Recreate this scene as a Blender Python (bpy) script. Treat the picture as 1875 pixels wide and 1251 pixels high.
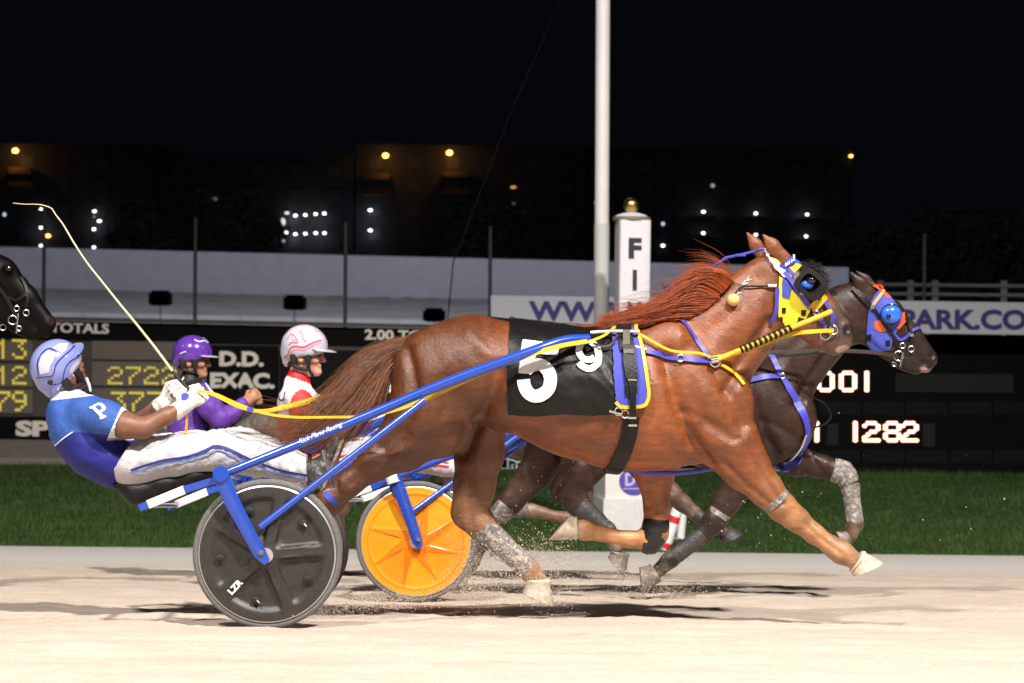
import bpy, bmesh, math, random
import numpy as np
from mathutils import Vector, Matrix
from mathutils.bvhtree import BVHTree
from mathutils.geometry import tessellate_polygon

for o in list(bpy.data.objects):
    bpy.data.objects.remove(o)
C = bpy.context.scene.collection
scene = bpy.context.scene
random.seed(5)
rng = np.random.default_rng(5)

# ------------------------------------------------------------------ camera
F = 3810.0                      # focal length in pixels of the 1875 px wide photograph
CAM_Z = 1.384
PITCH, ROLL = math.radians(0.534), 0.0096
cam_data = bpy.data.cameras.new('camera')
cam = bpy.data.objects.new('camera', cam_data)
C.objects.link(cam)
RM = Matrix.Rotation(math.pi / 2 - PITCH, 3, 'X') @ Matrix.Rotation(ROLL, 3, 'Z')
cam.matrix_world = Matrix.Translation((0, 0, CAM_Z)) @ RM.to_4x4()
cam_data.sensor_width = 36
cam_data.lens = 36 * F / 1875
cam_data.clip_start = 0.1
cam_data.clip_end = 2000
cam_data.dof.use_dof = True
cam_data.dof.focus_distance = 9.9
cam_data.dof.aperture_fstop = 4.0
scene.camera = cam

# ------------------------------------------------------------------ night sky
world = bpy.data.worlds.new('World')
scene.world = world
world.use_nodes = True
wn = world.node_tree.nodes
wn['Background'].inputs['Color'].default_value = (0.55, 0.6, 1.0, 1)
wn['Background'].inputs['Strength'].default_value = 0.003
scene.view_settings.view_transform = 'Standard'
scene.view_settings.look = 'None'
scene.view_settings.exposure = 0
scene.view_settings.gamma = 1


def flood(name, loc, target, watts, col, radius=0.5, cone=70):
    L = bpy.data.lights.new(name, 'SPOT')
    L.energy = watts
    L.color = col
    L.shadow_soft_size = radius
    L.spot_size = math.radians(cone)
    L.spot_blend = 0.6
    o = bpy.data.objects.new(name, L)
    C.objects.link(o)
    o.location = loc
    o.rotation_euler = (Vector(target) - Vector(loc)).to_track_quat('-Z', 'Y').to_euler()
    return o


# track floodlights standing on the grandstand side, behind the camera; two added fill lamps follow
flood('floodlight', (-8, -4, 19), (0, 11, 0), 23500, (1, .945, .88), .6)
flood('floodlight', (7, -3, 18.5), (2, 11, 0), 38000, (1, .945, .88), .6)
flood('floodlight', (27, 2, 20), (3, 14, 0), 2200, (1, .95, .9), 1.1)  # added weak fill from far right, softens the shadows
flood('floodlight', (-26, 1, 20), (-2, 14, 0), 1500, (1, .95, .9), 1.1)  # added weak fill from far left, softens the shadows
# floodlight mast of the far turn, lighting the far wall and the far track
flood('floodlight', (0, 62, 26), (0, 104, 0), 52000, (.84, .86, 1.0), cone=95)


def P(px, py, Y):
    """the point at depth Y (metres from the camera) seen at photo position px, py"""
    d = RM @ Vector(((px - 937.5) / F, -(py - 625.5) / F, -1))
    return Vector((0, 0, CAM_Z)) + d * (Y / d.y)


def ray(px, py):
    return (RM @ Vector(((px - 937.5) / F, -(py - 625.5) / F, -1))).normalized()


_g1, _g2 = P(490, 1149, 9.5), P(762, 1101, 11.8)
SLOPE = (_g2.z - _g1.z) / 2.3


def gz(Y):
    return _g1.z + SLOPE * (Y - 9.5)


def S(r, g, b):
    f = lambda c: (c / 255 / 12.92) if c / 255 <= .04045 else ((c / 255 + .055) / 1.055) ** 2.4
    return (f(r), f(g), f(b))


# ------------------------------------------------------------------ materials
def mat(name, col, rough=.5, metal=0., noise=0., nscale=20., bump=0., bscale=60., spec=.5, emit=0., attr=None,
        coat=0., stretch=None, dirt=None, sheen=0., coat_rough=.06, rvar=0.):
    m = bpy.data.materials.new(name)
    m.use_nodes = True
    nt = m.node_tree
    b = nt.nodes['Principled BSDF']
    b.inputs['Roughness'].default_value = rough
    b.inputs['Metallic'].default_value = metal
    b.inputs['Specular IOR Level'].default_value = spec
    b.inputs['Coat Weight'].default_value = coat
    b.inputs['Coat Roughness'].default_value = coat_rough
    b.inputs['Sheen Weight'].default_value = sheen
    tc = nt.nodes.new('ShaderNodeTexCoord')
    vec = tc.outputs['Object']
    if stretch:
        mp = nt.nodes.new('ShaderNodeMapping')
        mp.inputs['Scale'].default_value = stretch
        nt.links.new(vec, mp.inputs['Vector'])
        vec = mp.outputs['Vector']
    if attr:
        a = nt.nodes.new('ShaderNodeAttribute')
        a.attribute_name = attr
        cs = a.outputs['Color']
    else:
        rgb = nt.nodes.new('ShaderNodeRGB')
        rgb.outputs[0].default_value = (*col, 1)
        cs = rgb.outputs[0]
    if noise:
        n = nt.nodes.new('ShaderNodeTexNoise')
        n.inputs['Scale'].default_value = nscale
        n.inputs['Detail'].default_value = 6
        n.inputs['Roughness'].default_value = .65
        nt.links.new(vec, n.inputs['Vector'])
        mr = nt.nodes.new('ShaderNodeMapRange')
        mr.inputs['From Min'].default_value = .3
        mr.inputs['From Max'].default_value = .7
        mr.inputs['To Min'].default_value = 1 - noise
        mr.inputs['To Max'].default_value = 1 + noise
        nt.links.new(n.outputs['Fac'], mr.inputs['Value'])
        mx = nt.nodes.new('ShaderNodeVectorMath')
        mx.operation = 'SCALE'
        nt.links.new(cs, mx.inputs[0])
        nt.links.new(mr.outputs[0], mx.inputs['Scale'])
        cs = mx.outputs[0]
    if dirt:
        n = nt.nodes.new('ShaderNodeTexNoise')
        n.inputs['Scale'].default_value = dirt[1]
        n.inputs['Detail'].default_value = 8
        n.inputs['Roughness'].default_value = .7
        nt.links.new(tc.outputs['Object'], n.inputs['Vector'])
        mr = nt.nodes.new('ShaderNodeMapRange')
        mr.inputs['From Min'].default_value = dirt[2]
        mr.inputs['From Max'].default_value = dirt[2] + .15
        nt.links.new(n.outputs['Fac'], mr.inputs['Value'])
        mx = nt.nodes.new('ShaderNodeMix')
        mx.data_type = 'RGBA'
        nt.links.new(mr.outputs[0], mx.inputs['Factor'])
        nt.links.new(cs, mx.inputs[6])
        mx.inputs[7].default_value = (*dirt[0], 1)
        cs = mx.outputs[2]
    nt.links.new(cs, b.inputs['Base Color'])
    if rvar:
        mp2 = nt.nodes.new('ShaderNodeMapping')
        mp2.inputs['Scale'].default_value = (1.0, .6, .45)
        mp2.inputs['Rotation'].default_value = (0, .5, 0)
        nt.links.new(tc.outputs['Object'], mp2.inputs['Vector'])
        n = nt.nodes.new('ShaderNodeTexNoise')
        n.inputs['Scale'].default_value = 34
        n.inputs['Detail'].default_value = 7
        n.inputs['Roughness'].default_value = .7
        nt.links.new(mp2.outputs[0], n.inputs['Vector'])
        mr = nt.nodes.new('ShaderNodeMapRange')
        mr.inputs['From Min'].default_value = .35
        mr.inputs['From Max'].default_value = .65
        mr.inputs['To Min'].default_value = rough - rvar
        mr.inputs['To Max'].default_value = rough + rvar
        nt.links.new(n.outputs['Fac'], mr.inputs['Value'])
        nt.links.new(mr.outputs[0], b.inputs['Roughness'])
    if emit:
        b.inputs['Emission Color'].default_value = (*col, 1)
        b.inputs['Emission Strength'].default_value = emit
    if bump:
        n = nt.nodes.new('ShaderNodeTexNoise')
        n.inputs['Scale'].default_value = bscale
        n.inputs['Detail'].default_value = 5
        nt.links.new(vec, n.inputs['Vector'])
        bp = nt.nodes.new('ShaderNodeBump')
        bp.inputs['Strength'].default_value = bump
        bp.inputs['Distance'].default_value = .02
        nt.links.new(n.outputs['Fac'], bp.inputs['Height'])
        nt.links.new(bp.outputs[0], b.inputs['Normal'])
    return m


DUST = (.5, .43, .36)
M = dict(
    coat=mat('horse_coat', (0, 0, 0), .43, attr='coat', rvar=.13, noise=.26, nscale=26, bump=.2, bscale=130, stretch=(.6, 1, 2.0), spec=.52, coat=.06, coat_rough=.34, dirt=((.3, .19, .12), 110, .71)),
    coat_black=mat('black_coat', (0, 0, 0), .45, attr='coat', noise=.3, nscale=26, spec=.12),
    coat_dark=mat('dark_coat', (0, 0, 0), .4, attr='coat', rvar=.12, noise=.3, nscale=26, bump=.13, bscale=150, stretch=(.6, 1, 2.0), spec=.26, coat=.05, coat_rough=.32, dirt=((.16, .12, .1), 110, .72)),
    mane=mat('mane_hair', (.37, .08, .019), .38, noise=.45, nscale=30),
    tailm=mat('tail_hair', (.22, .085, .036), .4, noise=.5, nscale=25),
    black_hair=mat('black_hair', (.012, .009, .008), .45),
    hoof=mat('horse_hoof', (.5, .42, .34), .7, noise=.3, nscale=40),
    hoof_dark=mat('dark_hoof', (.16, .13, .11), .7, noise=.4, nscale=40, dirt=((.4, .34, .28), 25, .52)),
    blue=mat('blue_paint', (.016, .06, .38), .25, coat=.4, dirt=((.2, .22, .4), 60, .66)),
    bluestrap=mat('blue_strap', (.055, .055, .4), .45, noise=.2, nscale=50),
    bluepad=mat('blue_pad', (.05, .06, .42), .7, noise=.12, nscale=60),
    yellow=mat('yellow_strap', (.72, .45, .02), .45, noise=.12, nscale=50),
    yellowhood=mat('yellow_cloth', (.85, .72, .03), .7, noise=.06, nscale=40),
    bluehood=mat('blue_cloth', (.05, .075, .42), .7, noise=.1, nscale=40),
    orangehood=mat('orange_cloth', (.75, .1, .02), .7),
    black=mat('black_leather', (.006, .0055, .0055), .42, spec=.3, noise=.3, bump=.2, bscale=120, dirt=((.06, .05, .045), 70, .68)),
    cloth_black=mat('black_cloth', (.006, .0055, .0055), .45, spec=.3, bump=.3, bscale=14, dirt=((.06, .05, .043), 40, .7)),
    brown=mat('brown_leather', (.04, .025, .02), .5),
    white=mat('white_paint', (.8, .8, .8), .45, noise=.05),
    number=mat('white_number', (.85, .85, .85), .5),
    steel=mat('steel', (.7, .7, .72), .25, metal=1),
    tyre=mat('tyre_rubber', (.13, .122, .122), .8, noise=.2, nscale=60),
    rimm=mat('rim_alloy', (.5, .5, .5), .35, metal=.6),
    disc=mat('wheel_disc_dark', (.03, .026, .024), .45, noise=.3, nscale=30, bump=.05, bscale=200, dirt=((.09, .08, .07), 18, .62)),
    orange=mat('wheel_disc_orange', (0, 0, 0), .35, attr='coat', coat=.3, noise=.08, nscale=12),
    whitedisc=mat('wheel_disc_white', (.75, .75, .75), .4),
    gray_boot=mat('dusty_boot', (.16, .15, .15), .8, noise=.4, nscale=30, dirt=(DUST, 45, .48), bump=.4, bscale=60),
    dark_boot=mat('dark_boot', (.045, .04, .04), .5, noise=.3, dirt=((.2, .17, .15), 40, .6), bump=.3, bscale=60),
    black_boot=mat('black_boot', (.012, .012, .013), .28, bump=.1, dirt=((.3, .26, .22), 60, .66)),
    fleece=mat('black_fleece', (.018, .017, .016), .75, bump=.8, bscale=180),
    cupblue=mat('blue_plastic', (.03, .14, .75), .2, coat=.5),
    pompom=mat('yellow_felt', (.75, .5, .18), .9),
    skin=mat('skin', (.62, .31, .22), .5, noise=.12, nscale=40, bump=.06, bscale=150),
    skin_tan=mat('tanned_skin', (.2, .085, .05), .48, noise=.15, nscale=40, bump=.1, bscale=150),
    skin_brown=mat('brown_skin', (.42, .2, .12), .5, noise=.12, nscale=40),
    shirt_blue=mat('blue_jersey', (0, 0, 0), .7, attr='coat', noise=.1, nscale=90, bump=.25, bscale=30),
    shirt_red=mat('red_white_jersey', (0, 0, 0), .6, attr='coat', bump=.25, bscale=30),
    shirt_purple=mat('purple_jersey', (0, 0, 0), .6, attr='coat', bump=.3, bscale=28),
    pants=mat('white_trousers', (.52, .505, .53), .75, bump=.6, bscale=22, dirt=((.5, .45, .42), 12, .62)),
    pants_dark=mat('dark_trousers', (.06, .055, .05), .6, bump=.3, bscale=30),
    navyline=mat('navy_piping', (.02, .025, .2), .6),
    blueline=mat('light_blue_piping', (.15, .24, .62), .6),
    redline=mat('red_piping', (.6, .02, .03), .6),
    shoe=mat('dusty_shoe', (.04, .038, .036), .6, dirt=((.3, .28, .26), 30, .52), noise=.4),
    glove=mat('white_glove', (.72, .66, .6), .6, bump=.2, bscale=60, dirt=((.45, .38, .3), 30, .64)),
    helmet_white=mat('white_helmet', (.5, .5, .6), .2, coat=.6),
    helmet_blue=mat('pale_blue_helmet_band', (.22, .26, .55), .2, coat=.6),
    helmet_navy=mat('navy_helmet_line', (.015, .015, .2), .25, coat=.5),
    helmet_purple=mat('purple_helmet', (.11, .035, .33), .2, coat=.6, noise=.1),
    helmet_red=mat('red_helmet_line', (.55, .03, .06), .25, coat=.5),
    helmet_pink=mat('pink_helmet_band', (.72, .3, .32), .25, coat=.5),
    dark=mat('dark_padding', (.012, .011, .011), .7),
    lens=mat('dark_lens', (.01, .01, .012), .08, spec=.8),
    goatee=mat('dark_stubble', (.03, .018, .014), .8),
    whipm=mat('whip_cane', (.62, .55, .35), .5),
)


def clonemat(m, name, **k):
    c = m.copy()
    c.name = name
    return c


# ------------------------------------------------------------------ mesh helpers
WL = {}


def link(name, me, parent=None, m=None, smooth=True):
    o = bpy.data.objects.new(name, me)
    C.objects.link(o)
    if parent is not None:
        o.parent = parent
    if m is not None:
        me.materials.append(m)
    return o


def origin(parent):
    p = Vector((0, 0, 0))
    while parent is not None:
        p += parent.location
        parent = parent.parent
    return np.array(p)


def mk(name, V, Fc, m=None, parent=None, smooth=True, color=None, kind=None):
    """one mesh object from world-space vertices"""
    V = np.asarray(V, float).reshape(-1, 3)
    loc = origin(parent)
    me = bpy.data.meshes.new(name)
    if isinstance(Fc, np.ndarray):
        n, k = Fc.shape
        me.vertices.add(len(V))
        me.vertices.foreach_set('co', (V - loc).ravel())
        me.loops.add(n * k)
        me.loops.foreach_set('vertex_index', Fc.ravel().astype(np.int32))
        me.polygons.add(n)
        me.polygons.foreach_set('loop_start', np.arange(0, n * k, k, dtype=np.int32))
        me.update(calc_edges=True)
    else:
        me.from_pydata((V - loc).tolist(), [], [tuple(f) for f in Fc])
        me.update()
    if smooth:
        me.polygons.foreach_set('use_smooth', np.ones(len(me.polygons), dtype=bool))
    if color is not None:
        a = me.color_attributes.new('coat', 'FLOAT_COLOR', 'POINT')
        c4 = np.ones((len(V), 4))
        c4[:, :3] = color
        a.data.foreach_set('color', c4.ravel())
    o = link(name, me, parent, m)
    if kind:
        o['kind'] = kind
    return o


def thing(name, label, cat, loc=(0, 0, 0), group=None):
    o = bpy.data.objects.new(name, None)
    C.objects.link(o)
    o.location = loc
    o.empty_display_size = .1
    o['label'] = label
    o['category'] = cat
    if group:
        o['group'] = group
    return o


def tag(o, label, cat, group=None):
    o['label'] = label
    o['category'] = cat
    if group:
        o['group'] = group
    return o


JOINED = {'digit', 'digit_glow', 'emblem', 'trunk', 'number', 'letter', 'badge_letter', 'spectacles', 'sunglasses', 'figure_panel', 'brand_mark', 'hub', 'kick_strip', 'axle_nut', 'grip_tape'}


class MB:
    """collects shapes into one mesh"""

    def __init__(self):
        self.V, self.F, self.S = [], [], []

    def add(self, V, Fc):
        n = len(self.V)
        self.S.append((n, len(self.F)))
        self.V += [tuple(v) for v in V]
        self.F += [tuple(i + n for i in f) for f in Fc]
        return self

    def box(self, c, s, rot=None):
        vs = [Vector((x * s[0] / 2, y * s[1] / 2, z * s[2] / 2)) for x in (-1, 1) for y in (-1, 1) for z in (-1, 1)]
        if rot is not None:
            vs = [rot @ v for v in vs]
        vs = [v + Vector(c) for v in vs]
        return self.add(vs, [(0, 1, 3, 2), (4, 6, 7, 5), (0, 4, 5, 1), (2, 3, 7, 6), (0, 2, 6, 4), (1, 5, 7, 3)])

    def tube(self, pts, r, n=10, cap=True, flat=1.0):
        pts = [Vector(p) for p in pts]
        N = len(pts)
        rs = r if hasattr(r, '__len__') else [r] * N
        V, Fc = [], []
        u = None
        for i, p in enumerate(pts):
            t = (pts[min(i + 1, N - 1)] - pts[max(i - 1, 0)])
            t = t.normalized() if t.length > 1e-9 else Vector((1, 0, 0))
            if u is None:
                u = t.cross(Vector((0, 1, 0)))
                if u.length < .1:
                    u = t.cross(Vector((0, 0, 1)))
            u = (u - t * u.dot(t)).normalized()
            w = t.cross(u)
            for k in range(n):
                a = 2 * math.pi * k / n
                V.append(p + (u * math.cos(a) + w * math.sin(a) * flat) * rs[i])
        for i in range(N - 1):
            for k in range(n):
                k2 = (k + 1) % n
                Fc.append((i * n + k, i * n + k2, (i + 1) * n + k2, (i + 1) * n + k))
        if cap:
            Fc.append(tuple(range(n))[::-1])
            Fc.append(tuple((N - 1) * n + k for k in range(n)))
        return self.add(V, Fc)

    def ball(self, c, r, seg=14, rings=9):
        rr = r if hasattr(r, '__len__') else (r, r, r)
        V = [Vector(c) + Vector((0, 0, rr[2]))]
        for i in range(1, rings):
            a = math.pi * i / rings
            for k in range(seg):
                b = 2 * math.pi * k / seg
                V.append(Vector(c) + Vector((math.sin(a) * math.cos(b) * rr[0], math.sin(a) * math.sin(b) * rr[1], math.cos(a) * rr[2])))
        V.append(Vector(c) - Vector((0, 0, rr[2])))
        Fc = []
        for k in range(seg):
            Fc.append((0, 1 + k, 1 + (k + 1) % seg))
        for i in range(rings - 2):
            for k in range(seg):
                a, b = 1 + i * seg + k, 1 + i * seg + (k + 1) % seg
                Fc.append((a, a + seg, b + seg, b))
        L = len(V) - 1
        for k in range(seg):
            Fc.append((L, L - seg + (k + 1) % seg, L - seg + k))
        return self.add(V, Fc)

    def torus(self, c, R, r, axis=(0, 1, 0), n=28, m=8, arc=(0, 2 * math.pi)):
        ax = Vector(axis).normalized()
        e = ax.cross(Vector((0, 0, 1)))
        if e.length < .1:
            e = ax.cross(Vector((1, 0, 0)))
        e.normalize()
        f = ax.cross(e)
        pts = [Vector(c) + (e * math.cos(a) + f * math.sin(a)) * R for a in np.linspace(arc[0], arc[1], n + 1)]
        return self.tube(pts, r, m, cap=abs(arc[1] - arc[0]) < 6.2)

    def prism(self, pts, d):
        """polygon pts extruded by the vector d"""
        n = len(pts)
        d = Vector(d)
        V = [Vector(p) for p in pts] + [Vector(p) + d for p in pts]
        return self.add(V, [tuple(range(n))[::-1], tuple(range(n, 2 * n))] + [(i, (i + 1) % n, n + (i + 1) % n, n + i) for i in range(n)])

    def build(self, name, m, parent=None, smooth=True, kind=None):
        if parent is not None and kind is None and len(self.S) > 1 and name not in JOINED:
            first = None
            for i, (v0, f0) in enumerate(self.S):
                v1, f1 = self.S[i + 1] if i + 1 < len(self.S) else (len(self.V), len(self.F))
                o = mk(name, self.V[v0:v1], [tuple(j - v0 for j in f) for f in self.F[f0:f1]], m, parent, smooth)
                if smooth:
                    auto(o)
                first = first or o
            return first
        o = mk(name, self.V, self.F, m, parent, smooth, kind=kind)
        if smooth:
            auto(o)
        return o


def auto(o, ang=40):
    me = o.data
    bm = bmesh.new()
    bm.from_mesh(me)
    bmesh.ops.recalc_face_normals(bm, faces=bm.faces)
    lim = math.radians(ang)
    for e in bm.edges:
        if len(e.link_faces) == 2 and e.calc_face_angle(0) > lim:
            e.smooth = False
    bm.to_mesh(me)
    bm.free()


def spline(pts, n=8):
    """Catmull-Rom through pts (any dimension)"""
    p = np.array([np.array(q, float) for q in pts])
    p = np.vstack([2 * p[0] - p[1], p, 2 * p[-1] - p[-2]])
    out = []
    for i in range(1, len(p) - 2):
        for t in np.linspace(0, 1, n, endpoint=False):
            a, b, c, d = p[i - 1], p[i], p[i + 1], p[i + 2]
            out.append(.5 * (2 * b + (c - a) * t + (2 * a - 5 * b + 4 * c - d) * t ** 2 + (3 * b - a - 3 * c + d) * t ** 3))
    out.append(p[-2])
    return np.array(out)


def wav(V, freq, seed, n=14):
    """smooth pseudo noise, about -1..1"""
    r = np.random.default_rng(seed)
    k = r.normal(size=(n, 3)) * freq
    ph = r.uniform(0, 6.28, n)
    return np.sin(V @ k.T + ph).sum(1) / math.sqrt(n)


# ------------------------------------------------------------------ smooth solid builder
class Field:
    def __init__(self, lo, hi, h):
        self.h = h
        self.lo = np.array(lo, float)
        self.n = np.ceil((np.array(hi) - self.lo) / h).astype(int) + 1
        self.ax = [self.lo[i] + h * np.arange(self.n[i]) for i in range(3)]
        self.d = np.full(self.n, 0.5, np.float32)

    def _win(self, lo, hi):
        s = []
        for i in range(3):
            a = max(0, int((lo[i] - self.lo[i]) / self.h))
            b = min(self.n[i], int((hi[i] - self.lo[i]) / self.h) + 2)
            if b <= a:
                return None
            s.append(slice(a, b))
        return tuple(s)

    def _grid(self, s):
        return (self.ax[0][s[0]][:, None, None].astype(np.float32), self.ax[1][s[1]][None, :, None].astype(np.float32),
                self.ax[2][s[2]][None, None, :].astype(np.float32))

    def _merge(self, s, d2, k, sub=False):
        d1 = self.d[s]
        if sub:
            h = np.clip(.5 - .5 * (d1 + d2) / k, 0, 1)
            self.d[s] = d1 * (1 - h) - d2 * h + k * h * (1 - h)
        else:
            h = np.clip(.5 + .5 * (d1 - d2) / k, 0, 1)
            self.d[s] = d1 * (1 - h) + d2 * h - k * h * (1 - h)

    def cap(self, a, b, ra, rb, ka=1., kb=1., k=.02, sub=False):
        a, b = np.array(a, float), np.array(b, float)
        m = max(ra, rb) * max(ka, kb, 1) + k + .015
        s = self._win(np.minimum(a, b) - m, np.maximum(a, b) + m)
        if s is None:
            return self
        X, Y, Z = self._grid(s)
        ab = b - a
        L = float(ab @ ab) + 1e-9
        t = np.clip(((X - a[0]) * ab[0] + (Y - a[1]) * ab[1] + (Z - a[2]) * ab[2]) / L, 0, 1)
        qx, qy, qz = X - a[0] - t * ab[0], Y - a[1] - t * ab[1], Z - a[2] - t * ab[2]
        kk = ka + (kb - ka) * t
        d = (np.sqrt(qx * qx + qz * qz + (qy / kk) ** 2) - (ra + (rb - ra) * t)) * np.minimum(1, kk)
        self._merge(s, d, k, sub)
        return self

    def ell(self, c, r, k=.02, R=None, sub=False):
        c = np.array(c, float)
        m = max(r) + k + .015
        s = self._win(c - m, c + m)
        if s is None:
            return self
        X, Y, Z = self._grid(s)
        x, y, z = X - c[0], Y - c[1], Z - c[2]
        if R is not None:
            R = np.array(R)
            x, y, z = (R[0, 0] * x + R[1, 0] * y + R[2, 0] * z, R[0, 1] * x + R[1, 1] * y + R[2, 1] * z, R[0, 2] * x + R[1, 2] * y + R[2, 2] * z)
        q = np.sqrt((x / r[0]) ** 2 + (y / r[1]) ** 2 + (z / r[2]) ** 2) + 1e-6
        g = np.sqrt((x / r[0] ** 2) ** 2 + (y / r[1] ** 2) ** 2 + (z / r[2] ** 2) ** 2) + 1e-6
        self._merge(s, q * (q - 1) / g, k, sub)
        return self

    def halfspace(self, p, n, k=.004):
        """cut away the side of the plane that n points to"""
        p, n = np.array(p, float), np.array(n, float)
        n = n / np.linalg.norm(n)
        s = (slice(None),) * 3
        X, Y, Z = self._grid(s)
        d = (X - p[0]) * n[0] + (Y - p[1]) * n[1] + (Z - p[2]) * n[2]
        self.d = np.maximum(self.d, d)
        return self

    def mesh(self):
        d = self.d
        ins = d < 0
        nx, ny, nz = d.shape
        cnt = np.zeros((nx - 1, ny - 1, nz - 1), np.int8)
        for i in (0, 1):
            for j in (0, 1):
                for k in (0, 1):
                    cnt += ins[i:nx - 1 + i, j:ny - 1 + j, k:nz - 1 + k]
        act = np.argwhere((cnt > 0) & (cnt < 8))
        idx = np.full(cnt.shape, -1, np.int32)
        idx[act[:, 0], act[:, 1], act[:, 2]] = np.arange(len(act))
        acc = np.zeros((len(act), 3))
        w = np.zeros(len(act))
        cor = [(i, j, k) for i in (0, 1) for j in (0, 1) for k in (0, 1)]
        dv = {c: d[act[:, 0] + c[0], act[:, 1] + c[1], act[:, 2] + c[2]] for c in cor}
        for c in cor:
            for ax in range(3):
                if c[ax] == 0:
                    e = list(c)
                    e[ax] = 1
                    e = tuple(e)
                    a, b = dv[c], dv[e]
                    x = (a < 0) != (b < 0)
                    t = np.where(x, a / np.where(x, a - b, 1), 0)
                    p = np.tile(np.array(c, float), (len(act), 1))
                    p[:, ax] += t
                    acc += p * x[:, None]
                    w += x
        V = self.lo + (act + acc / w[:, None]) * self.h
        Fs = []
        for ax in range(3):
            o1, o2 = [(1, 2), (2, 0), (0, 1)][ax]
            sl0 = [slice(None)] * 3
            sl1 = [slice(None)] * 3
            sl0[ax] = slice(0, d.shape[ax] - 1)
            sl1[ax] = slice(1, d.shape[ax])
            A, B = ins[tuple(sl0)], ins[tuple(sl1)]
            e = np.argwhere(A != B)
            e = e[(e[:, o1] > 0) & (e[:, o2] > 0) & (e[:, o1] < d.shape[o1] - 1) & (e[:, o2] < d.shape[o2] - 1)]
            if not len(e):
                continue
            inn = A[e[:, 0], e[:, 1], e[:, 2]]

            def cell(da, db):
                q = e.copy()
                q[:, o1] -= da
                q[:, o2] -= db
                return idx[q[:, 0], q[:, 1], q[:, 2]]
            q = np.stack([cell(1, 1), cell(0, 1), cell(0, 0), cell(1, 0)], 1)
            q[~inn] = q[~inn][:, ::-1]
            Fs.append(q)
        Fq = np.concatenate(Fs)
        return V, Fq[(Fq >= 0).all(1)]


def bvh_of(V, Fq):
    return BVHTree.FromPolygons([tuple(v) for v in V], [tuple(int(i) for i in f) for f in Fq])


CAMP = Vector((0, 0, CAM_Z))


class Surf:
    """a body that straps, cloths and badges are laid on, from its near side"""

    def __init__(self, V, Fq, Yc):
        self.b = bvh_of(V, Fq)
        self.Y = Yc

    def hit(self, px, py, off):
        r = ray(px, py)
        h = self.b.ray_cast(CAMP, r)
        if h[0] is not None:
            n = h[1]
            if n.dot(r) > 0:
                n = -n
            return h[0] + n * off, n
        p = P(px, py, self.Y)
        h = self.b.find_nearest(p)
        if h[0] is not None and (h[0] - p).length < .25:
            n = h[1]
            return h[0] + n * off, n
        return p, -r


def strap(mb, surf, path, w, off=.006, th=.004, n=6, mirror=False, raw=False):
    """flat strap along a photo path, laid on surf; w in metres"""
    pts = np.array(path, float) if raw else spline(path, n)
    H = [surf.hit(x, y, off) for x, y in pts]
    P3 = [h[0] for h in H]
    N3 = [h[1] for h in H]
    N = len(P3)
    # smooth the positions a little
    for _ in range(2):
        P3 = [P3[0]] + [(P3[i - 1] + P3[i] * 2 + P3[i + 1]) / 4 for i in range(1, N - 1)] + [P3[-1]]
        N3 = [N3[0]] + [(N3[i - 1] + N3[i] * 2 + N3[i + 1]).normalized() for i in range(1, N - 1)] + [N3[-1]]
    V, Fc = [], []
    for i in range(N):
        t = (P3[min(i + 1, N - 1)] - P3[max(i - 1, 0)]).normalized()
        sd = t.cross(N3[i]).normalized()
        ww = w[min(i * len(w) // N, len(w) - 1)] if hasattr(w, '__len__') else w
        for a, b in ((-.5, 0), (.5, 0), (.5, 1), (-.5, 1)):
            V.append(P3[i] + sd * ww * a + N3[i] * th * b)
    for i in range(N - 1):
        for k in range(4):
            k2 = (k + 1) % 4
            Fc.append((i * 4 + k, i * 4 + k2, i * 4 + 4 + k2, i * 4 + 4 + k))
    Fc += [(3, 2, 1, 0), tuple((N - 1) * 4 + k for k in range(4))]
    mb.add(V, Fc)
    if mirror:
        mb.add([Vector((v.x, 2 * surf.Y - v.y, v.z)) for v in V], [f[::-1] for f in Fc])
    return P3


def drape(mb, surf, poly, off=.008, th=.004, maxe=4.0, mirror=False, holes=()):
    """filled patch inside a photo polygon, laid on surf"""
    bm = bmesh.new()
    vs = [bm.verts.new((x, y, 0)) for x, y in poly]
    bm.faces.new(vs)
    bmesh.ops.triangulate(bm, faces=bm.faces[:])
    for _ in range(7):
        lg = [e for e in bm.edges if e.calc_length() > maxe]
        if not lg:
            break
        bmesh.ops.subdivide_edges(bm, edges=lg, cuts=1)
        bmesh.ops.triangulate(bm, faces=[f for f in bm.faces if len(f.verts) > 3])
    _sheet(mb, surf, bm, off, th, mirror)
    bm.free()


def _sheet(mb, surf, bm, off, th, mirror):
    bm.verts.ensure_lookup_table()
    bm.verts.index_update()
    V = []
    for v in bm.verts:
        p, n = surf.hit(v.co.x, v.co.y, off)
        V.append((p, n))
    tri = []
    for f in bm.faces:
        ids = [v.index for v in f.verts]
        a, b, c = [V[i][0] for i in ids[:3]]
        if (b - a).cross(c - a).dot(a - CAMP) > 0:
            ids = ids[::-1]
        tri.append(tuple(ids))
    n = len(V)
    top = [p + nn * th for p, nn in V]
    bot = [p for p, nn in V]
    Fc = list(tri) + [tuple(i + n for i in f[::-1]) for f in tri]
    for e in bm.edges:
        if len(e.link_faces) == 1:
            i, j = e.verts[0].index, e.verts[1].index
            Fc.append((i, j, j + n, i + n))
    mb.add(top + bot, Fc)
    if mirror:
        mb.add([Vector((v.x, 2 * surf.Y - v.y, v.z)) for v in top + bot], [f[::-1] for f in Fc])


_tc = {}


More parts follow.
